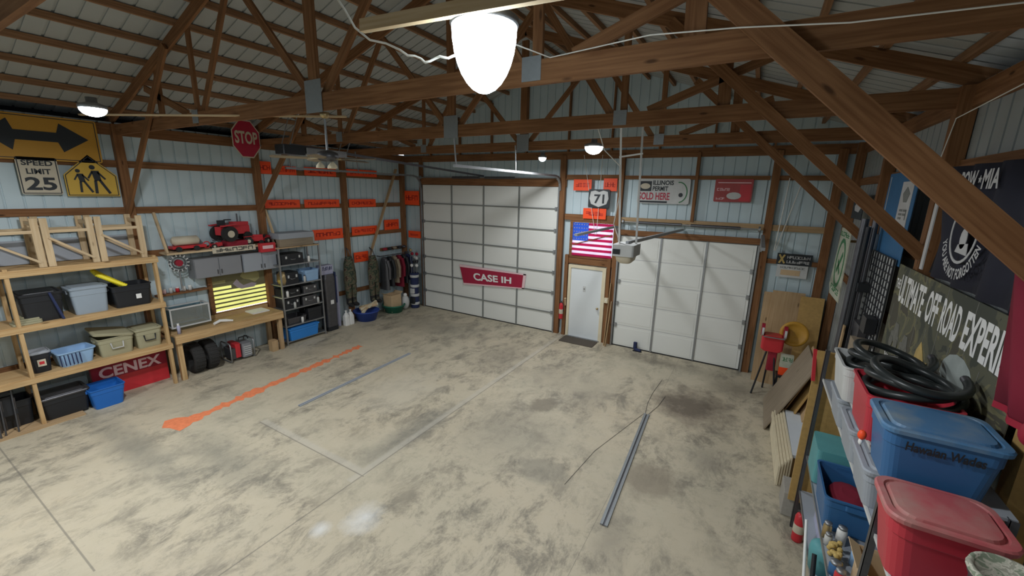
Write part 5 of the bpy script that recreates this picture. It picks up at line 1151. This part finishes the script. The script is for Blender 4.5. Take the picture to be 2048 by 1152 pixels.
for k, (a, z, w2, h2, m) in enumerate(((-3.3, 2.55, .35, .22, 'black'), (-3.9, 2.35, .4, .3, 'dsteel'), (-4.35, 2.6, .25, .2, 'black'), (-3.6, 2.95, .3, .12, 'black'), (-4.2, 2.25, .3, .2, 'plyd'))):
    mb = MB(); rect(mb, FX, a-w2/2, z-h2/2, a+w2/2, z+h2/2, .012, .08+.02*k); mb.build('hung_part', m, t, bevel=.01)
t = thing('offroad_banner', 'wide camouflage banner reading THE ULTIMATE OFF ROAD EXPERIENCE with parked trucks', 'banner', (12.36, -6.0, 2.3))
FQ = Fr('right', 12.37)
mb = MB(); rect(mb, FQ, -7.42, 2.12, -4.62, 3.42, 0, .006); mb.build('banner_cloth', 'postr', t)
PB = lambda x, y: (-4.66-2.62*x, 2.12+1.30*y)
mb = MB(); words(mb, FQ, 'THE', *PB(.0, .80), *PB(.055, .88), .008)
words(mb, FQ, 'ULTIMATE', *PB(.065, .70), *PB(.365, .93), .008); words(mb, FQ, 'OFF', *PB(.40, .70), *PB(.51, .93), .008); words(mb, FQ, 'ROAD', *PB(.54, .70), *PB(.69, .93), .008); words(mb, FQ, 'EXPERIENCE', *PB(.72, .70), *PB(1.12, .93), .008)
mb.build('headline', 'white', t)
mb = MB(); words(mb, FQ, 'YOUR WAY', *PB(.06, .10), *PB(.30, .24), .008); mb.build('lettering', 'white', t)
mb = MB(); disc(mb, FQ, PB(.75, 0)[0], 2.78, .3, .0075, .009, 14, .2); mb.build('hazy_sky', 'phaze', t)
mb = MB(); plate(mb, FQ, [PB(.40, .34), PB(.41, .48), PB(.44, .56), PB(.47, .50), PB(.50, .44), PB(.53, .46), PB(.54, .36), PB(.48, .30)], .008, .010); mb.build('golden_truck', 'pgold', t)
for k, (x, y, s) in enumerate(((.14, .42, .9), (.27, .40, .8), (.62, .34, 1.1), (.76, .30, 1.4))):
    mb = MB(); g = lambda u, v: PB(x+u*s*.06, y+v*s*.13)
    plate(mb, FQ, [g(-1, -.4), g(-1, .2), g(-.5, .3), g(-.3, 1), g(.5, 1), g(.8, .2), g(1, .1), g(1, -.4)], .006, .010+.001*k)
    for u in (-.6, .6): disc(mb, FQ, *g(u, -.5), .07*s, .010, .013, 14)
    mb.build('printed_truck', 'pgrey', t)
mb = MB()
for k in range(9): line(mb, FQ, PB(.02+.105*k, .45), PB(.03+.105*k, 1.0 if k % 2 else .66), .012, .006, .0075)
mb.build('tree_trunks', 'pgrey', t)
t = thing('maroon_cloth', 'maroon cloth hanging over the near end of the off-road banner', 'cloth', (12.2, -7.4, 2.9))
mb = MB(); A = []
for z in (3.78, 3.5, 3.2, 2.98): A.append([Vector((12.26+.03*math.sin(k*1.3+z*2), -7.20-.06*k-.38*(3.78-z), z)) for k in range(12)])
mb.loft(A, False, False, True, closed=False); fl = mb.build('cloth', 'maroon', t); sm = fl.modifiers.new('s', 'SOLIDIFY'); sm.thickness = .006
mb = MB(); A = []
for z in (2.99, 2.95): A.append([Vector((12.25+.03*math.sin(k*1.3+6), -7.51-.06*k, z)) for k in range(12)])
mb.loft(A, False, False, True, closed=False); mb.build('hem', 'dred', t)
mb = MB(); mb.ball((12.27, -7.86, 2.96), .045, .05, .07); tag(mb.build('red_glove', 'dred'), 'bright red bundle hanging under the maroon cloth', 'glove')

# ------------------------------------------------------------------ tote shelf on the right, close to the camera
t = thing('tote_shelf', 'grey steel shelf unit holding the big totes along the right wall', 'shelf', (12.05, -7.0, 0))
for y in (-8.75, -7.80, -5.15):
    for x in (11.80, 12.34):
        top = 2.07 if y < -8 else 2.42
        if y == -8.75 and x < 12: continue
        mb = MB(); mb.box((x-.02, y-.02, 0), (x+.02, y-.015, top)); mb.box((x-.02, y-.02, 0), (x-.015, y+.02, top))
        for k in range(int(top/.08)): mb.box((x-.008, y-.0205, .05+.08*k), (x+.008, y-.0195, .09+.08*k))
        mb.build('slotted_upright', 'dsteel', t)
for z, y0, y1, m in ((2.42, -7.80, -6.10, 'grey'), (2.07, -8.75, -5.15, 'grey'), (1.05, -7.9, -5.15, 'grey'), (.55, -8.0, -5.15, 'grey')):
    mb = MB(); mb.box((11.812, y0, z-.02), (12.36, y1, z)); mb.build('shelf_board', m, t)
    mb = MB(); mb.box((11.80, y0, z-.025), (11.812, y1, z+.003)); mb.build('front_lip', 'lgrey' if z > 1.5 else 'steel', t)
t = tote('storage_tote', 'large blue tote with dusty lid and black marker writing on top of the shelf', 'tote', (12.01, -7.58, 2.42), .54, .43, .39, 'tblue', 'tbluel', taper=.84, r=.07, grips=(1,))
t['label'] = 'large blue tote with dusty lid and handwriting, high on the right shelf'
FT = Fr('back', -7.775)
mb = MB(); vs, fs = text_mesh('Hawaian Wades'); 
mb.add([Vector((11.84+.34*x, -7.801-.004*y, 2.675+.06*y)) for x, y in vs], fs); mb.build('handwriting', 'ink', t)
tote('storage_tote', 'large red tote with dusty pinkish lid nearest the camera on the right shelf', 'tote', (11.975, -8.03, 2.07), .49, .40, .43, 'tred', 'tredl', taper=.76, r=.09, grips=(1,))
tote('storage_tote', 'grey tote on the shelf level below the tall red tub', 'tote', (12.0, -7.35, 2.07), .50, .46, .30, 'grey', 'grey')
tote('storage_tote', 'second grey tote on the shelf level below the grey tub', 'tote', (12.0, -6.80, 2.07), .50, .46, .30, 'grey', 'grey')
tote('storage_tote', 'grey tote below the top shelf farthest along the right wall', 'tote', (12.0, -6.2, 2.07), .50, .46, .30, 'grey', 'grey')
tote('open_tub', 'tall red tub filled with coiled black hose', 'tub', (11.99, -7.02, 2.42), .50, .56, .36, 'tred', None)
tote('open_tub', 'tall grey tub filled with coiled black hose', 'tub', (11.97, -6.36, 2.42), .54, .56, .32, 'lgrey', None)
rr = random.Random(3)
for base, lab in (((12.02, -7.0, 2.76), 'thick black hose coiled in the tall red tub'), ((12.02, -6.36, 2.70), 'thick black hose coiled in the tall grey tub')):
    t = thing('black_hose', lab, 'hose', base)
    mb = MB(); P = []; n = 150; turns = 4
    for k in range(n+1):
        a = 2*PI*turns*k/n; R = .25-.03*math.sin(k*.11)+.02*math.sin(k*.05)
        P.append((base[0]+R*.95*math.cos(a), base[1]+R*1.12*math.sin(a)+.03*math.sin(k*.07), base[2]-.06+.22*k/n+.035*math.sin(a*1.0+k*.04)))
    mb.rings(P, .029, 10); mb.build('hose_coil', 'hose', t)
    mb = MB(); mb.rings([P[-1], (P[-1][0]+.0, P[-1][1]+.06, P[-1][2]+.01)], .027, 12); mb.build('hose_end', 'dsteel', t)
t = thing('orange_cup', 'small orange and white clip tub hung on the shelf lip below the blue tote', 'clip', (11.71, -7.42, 2.5))
mb = MB(); mb.ball((11.73, -7.40, 2.52), .026, .026, .036); mb.build('cup', 'orange', t); mb = MB(); mb.ball((11.73, -7.40, 2.47), .014, .014, .026); mb.build('tip', 'white', t)
mb = MB(); mb.box((11.72, -5.05, 0.30), (12.36, -5.02, 2.36)); tag(mb.build('end_panel', 'osb'), 'tan board standing at the far end of the tote shelf', 'board')
mb = MB(); mb.bar((11.72, -5.12, 2.0), (11.70, -5.0, 2.36), .035, .035, (1, 0, 0)); tag(mb.build('orange_stick', 'red'), 'orange-red handle sticking up at the far end of the tote shelf', 'handle')
# middle shelf things
tote('open_tub', 'open dark blue bin on the middle shelf below the grey totes', 'bin', (12.03, -6.2, 1.06), .48, .66, .36, 'tblue', None)
mb = MB(); mb.ball((12.03, -6.2, 1.28), .17, .24, .06); tag(mb.build('dark_cloth', 'maroon'), 'dark cloth lying in the open dark blue bin', 'cloth')
mb = MB(); L = [mb.rrect((12.0, -5.52, 0), .40, .46, z, .04) for z in (1.06, 1.42, 1.46)]; mb.loft(L); tag(mb.build('teal_crate', 'teal'), 'pale teal crate on the middle shelf beside the dark blue bin', 'crate')
for k, (x, y, z, r, h, m, l) in enumerate(((11.84, -6.59, 1.05, .035, .14, 'brass', 'brass-coloured can on the front of the middle shelf'), (11.84, -6.69, 1.05, .03, .10, 'lgrey', 'grey jar right of the brass-coloured can'), (11.94, -6.62, 1.05, .04, .16, 'white', 'white jar behind the brass-coloured can'),
                                          (12.02, -6.84, 1.05, .045, .14, 'lblue', 'pale blue jar on the middle shelf'), (11.85, -7.03, 1.05, .045, .10, 'tblue', 'blue tin on the front of the middle shelf'), (11.86, -7.16, 1.05, .04, .14, 'red', 'red tin on the middle shelf beside the open cardboard box'))):
    t = thing('shelf_jar', l, 'jar', (x, y, z), 'jars and tins on the middle shelf')
    mb = MB(); mb.lathe((x, y, z), [(.001, 0), (r, 0), (r, h*.85), (r*.8, h)], 16); mb.build('jar_body', m, t)
    mb = MB(); mb.lathe((x, y, z), [(.001, h+.02), (r*.85, h+.02), (r*.85, h), (.001, h)], 16); mb.build('lid', 'steel', t)
t = thing('cardboard_box', 'open cardboard box on the middle shelf under the red tote', 'box', (12.14, -7.14, 1.05))
mb = MB(); L = [mb.rrect((12.14, -7.14, 0), .34*k, .34*k, z, .005, 1) for k, z in ((1, 1.05), (1, 1.36), (.97, 1.36), (.97, 1.08))]; mb.loft(L); mb.build('box_body', 'card', t)
mb = MB(); mb.bar((11.97, -7.14, 1.36), (11.90, -7.14, 1.40), .34, .005, (0, 0, 1)); mb.build('flap', 'card', t)
mb = MB()
for k in range(26): mb.ball((11.84+.07*rr.random(), -6.95+.20*rr.random(), 1.07+.10*rr.random()), .022, seg=8, n=5)
o = tag(mb.build('yellow_beads', 'pgold'), 'heap of knobbly yellow floats on the front of the middle shelf', 'floats'); o['kind'] = 'stuff'
mb = MB(); L = [mb.rrect((12.10, -5.85, 0), .38, .50, z, .03) for z in (.55, .57, .80)]; mb.loft(L); tag(mb.build('blue_crate', 'lav'), 'lavender-blue crate on the low shelf behind the fire extinguisher', 'crate')
mb = MB(); mb.lathe((11.90, -6.42, 0.55), [(.001, 0), (.11, 0), (.13, .20), (.12, .26), (.07, .30), (.001, .30)], 18); tag(mb.build('teal_bag', 'teal'), 'round teal bag on the front of the low shelf', 'bag')
mb = MB(); mb.cyl((11.775, -6.95, 0), (11.765, -6.1, .82), .014, seg=12); tag(mb.build('white_pole', 'white'), 'thin white pole leaning upright against the low shelf', 'pole')
mb = MB(); mb.cyl((11.79, -7.1, 0), (11.785, -6.62, .85), .02, seg=12); tag(mb.build('black_bat', 'black'), 'black stick leaning beside the round teal bag', 'stick')
mb = MB(); L = [mb.rrect((12.0, -7.2, 0), .40, .44, z, .03) for z in (.55, .85)]; mb.loft(L); tag(mb.build('blue_box', 'lblue'), 'pale blue box on the low shelf under the tin row', 'box')
t = thing('camo_bucket', 'bucket with a pale camouflage lid at the bottom right edge of the photo', 'bucket', (12.09, -8.46, 2.07))
mb = MB(); mb.lathe((12.09, -8.46, 2.07), [(.001, 0), (.11, 0), (.125, .38), (.135, .39), (.135, .41), (.001, .41)], 28); mb.build('bucket', 'dsteel', t)
M['camol'] = camo_mat('pale_camouflage', [(.20, .24, .17), (.42, .42, .34), (.52, .50, .42), (.30, .30, .24)], 22)
mb = MB(); mb.lathe((12.09, -8.46, 2.48), [(.14, 0), (.145, .01), (.14, .03), (.125, .03), (.12, .02), (.001, .02)], 28); mb.build('lid', 'camol', t)

# ------------------------------------------------------------------ on the floor
mb = MB(); rr = random.Random(5); P = []; Q = []; n = 60
for k in range(n+1):
    f = k/n; x = 2.60-.42*f+.02*rr.random(); y = -8.05+4.1*f; w2 = .035+.11*rr.random()**1.6 + (.02 if f < .5 else -.01)
    P.append((x-w2, y)); Q.append((x+w2, y))
pts = P+Q[::-1]
mb.loft([[Vector((x, y, z)) for x, y in pts] for z in (0.0005, .002)])
mb2 = [(2.28, -8.30), (2.50, -8.42), (2.62, -8.35), (2.86, -8.30), (2.80, -8.12), (2.70, -8.02), (2.52, -7.98), (2.42, -8.05), (2.32, -8.15)]
mb.loft([[Vector((x, y, z)) for x, y in mb2] for z in (0.0005, .003)])
tag(mb.build('painted_arrow', 'opaint'), 'ragged orange spray-painted line with a blotch on the concrete floor', 'paint mark')
for nm, x0, y0, x1, y1, m, l, wd in (('floor_rail', 3.78, -6.72, 3.66, -3.62, 'grey', 'thin pale steel rail lying on the floor beside the orange painted line', .035), ('floor_rail', 9.73, -6.44, 9.56, -3.36, 'plate', 'twin steel rail lying on the floor in the middle of the right bay', .05)):
    t = thing(nm, l, 'rail', ((x0+x1)/2, (y0+y1)/2, 0))
    d = wd*.62
    for s in (-1, 1):
        mb = MB(); mb.bar((x0+s*d, y0, .012), (x1+s*d, y1, .012), wd*.75, .022); mb.build('rail_bar', m, t)
    mb = MB(); mb.bar((x0, y0, .006), (x1, y1, .006), wd*.7, .01); mb.build('rail_web', 'dsteel', t)
mb = MB(); mb.rings([(9.53, -3.36, .01), (9.47, -2.9, .008), (9.46, -2.4, .008), (9.50, -1.6, .008)], .0035, 6); mb.rings([(9.50, -3.36, .008), (9.1, -5.0, .008), (9.0, -6.0, .008)], .003, 6); mb.rings([(9.58, -3.36, .01), (9.68, -2.9, .008), (9.72, -2.4, .008)], .0035, 6)
tag(mb.build('floor_wires', 'dsteel'), 'thin wires trailing on the floor from the twin steel rail', 'wire')

for o in D.objects:
    if '_o' in o: del o['_o']
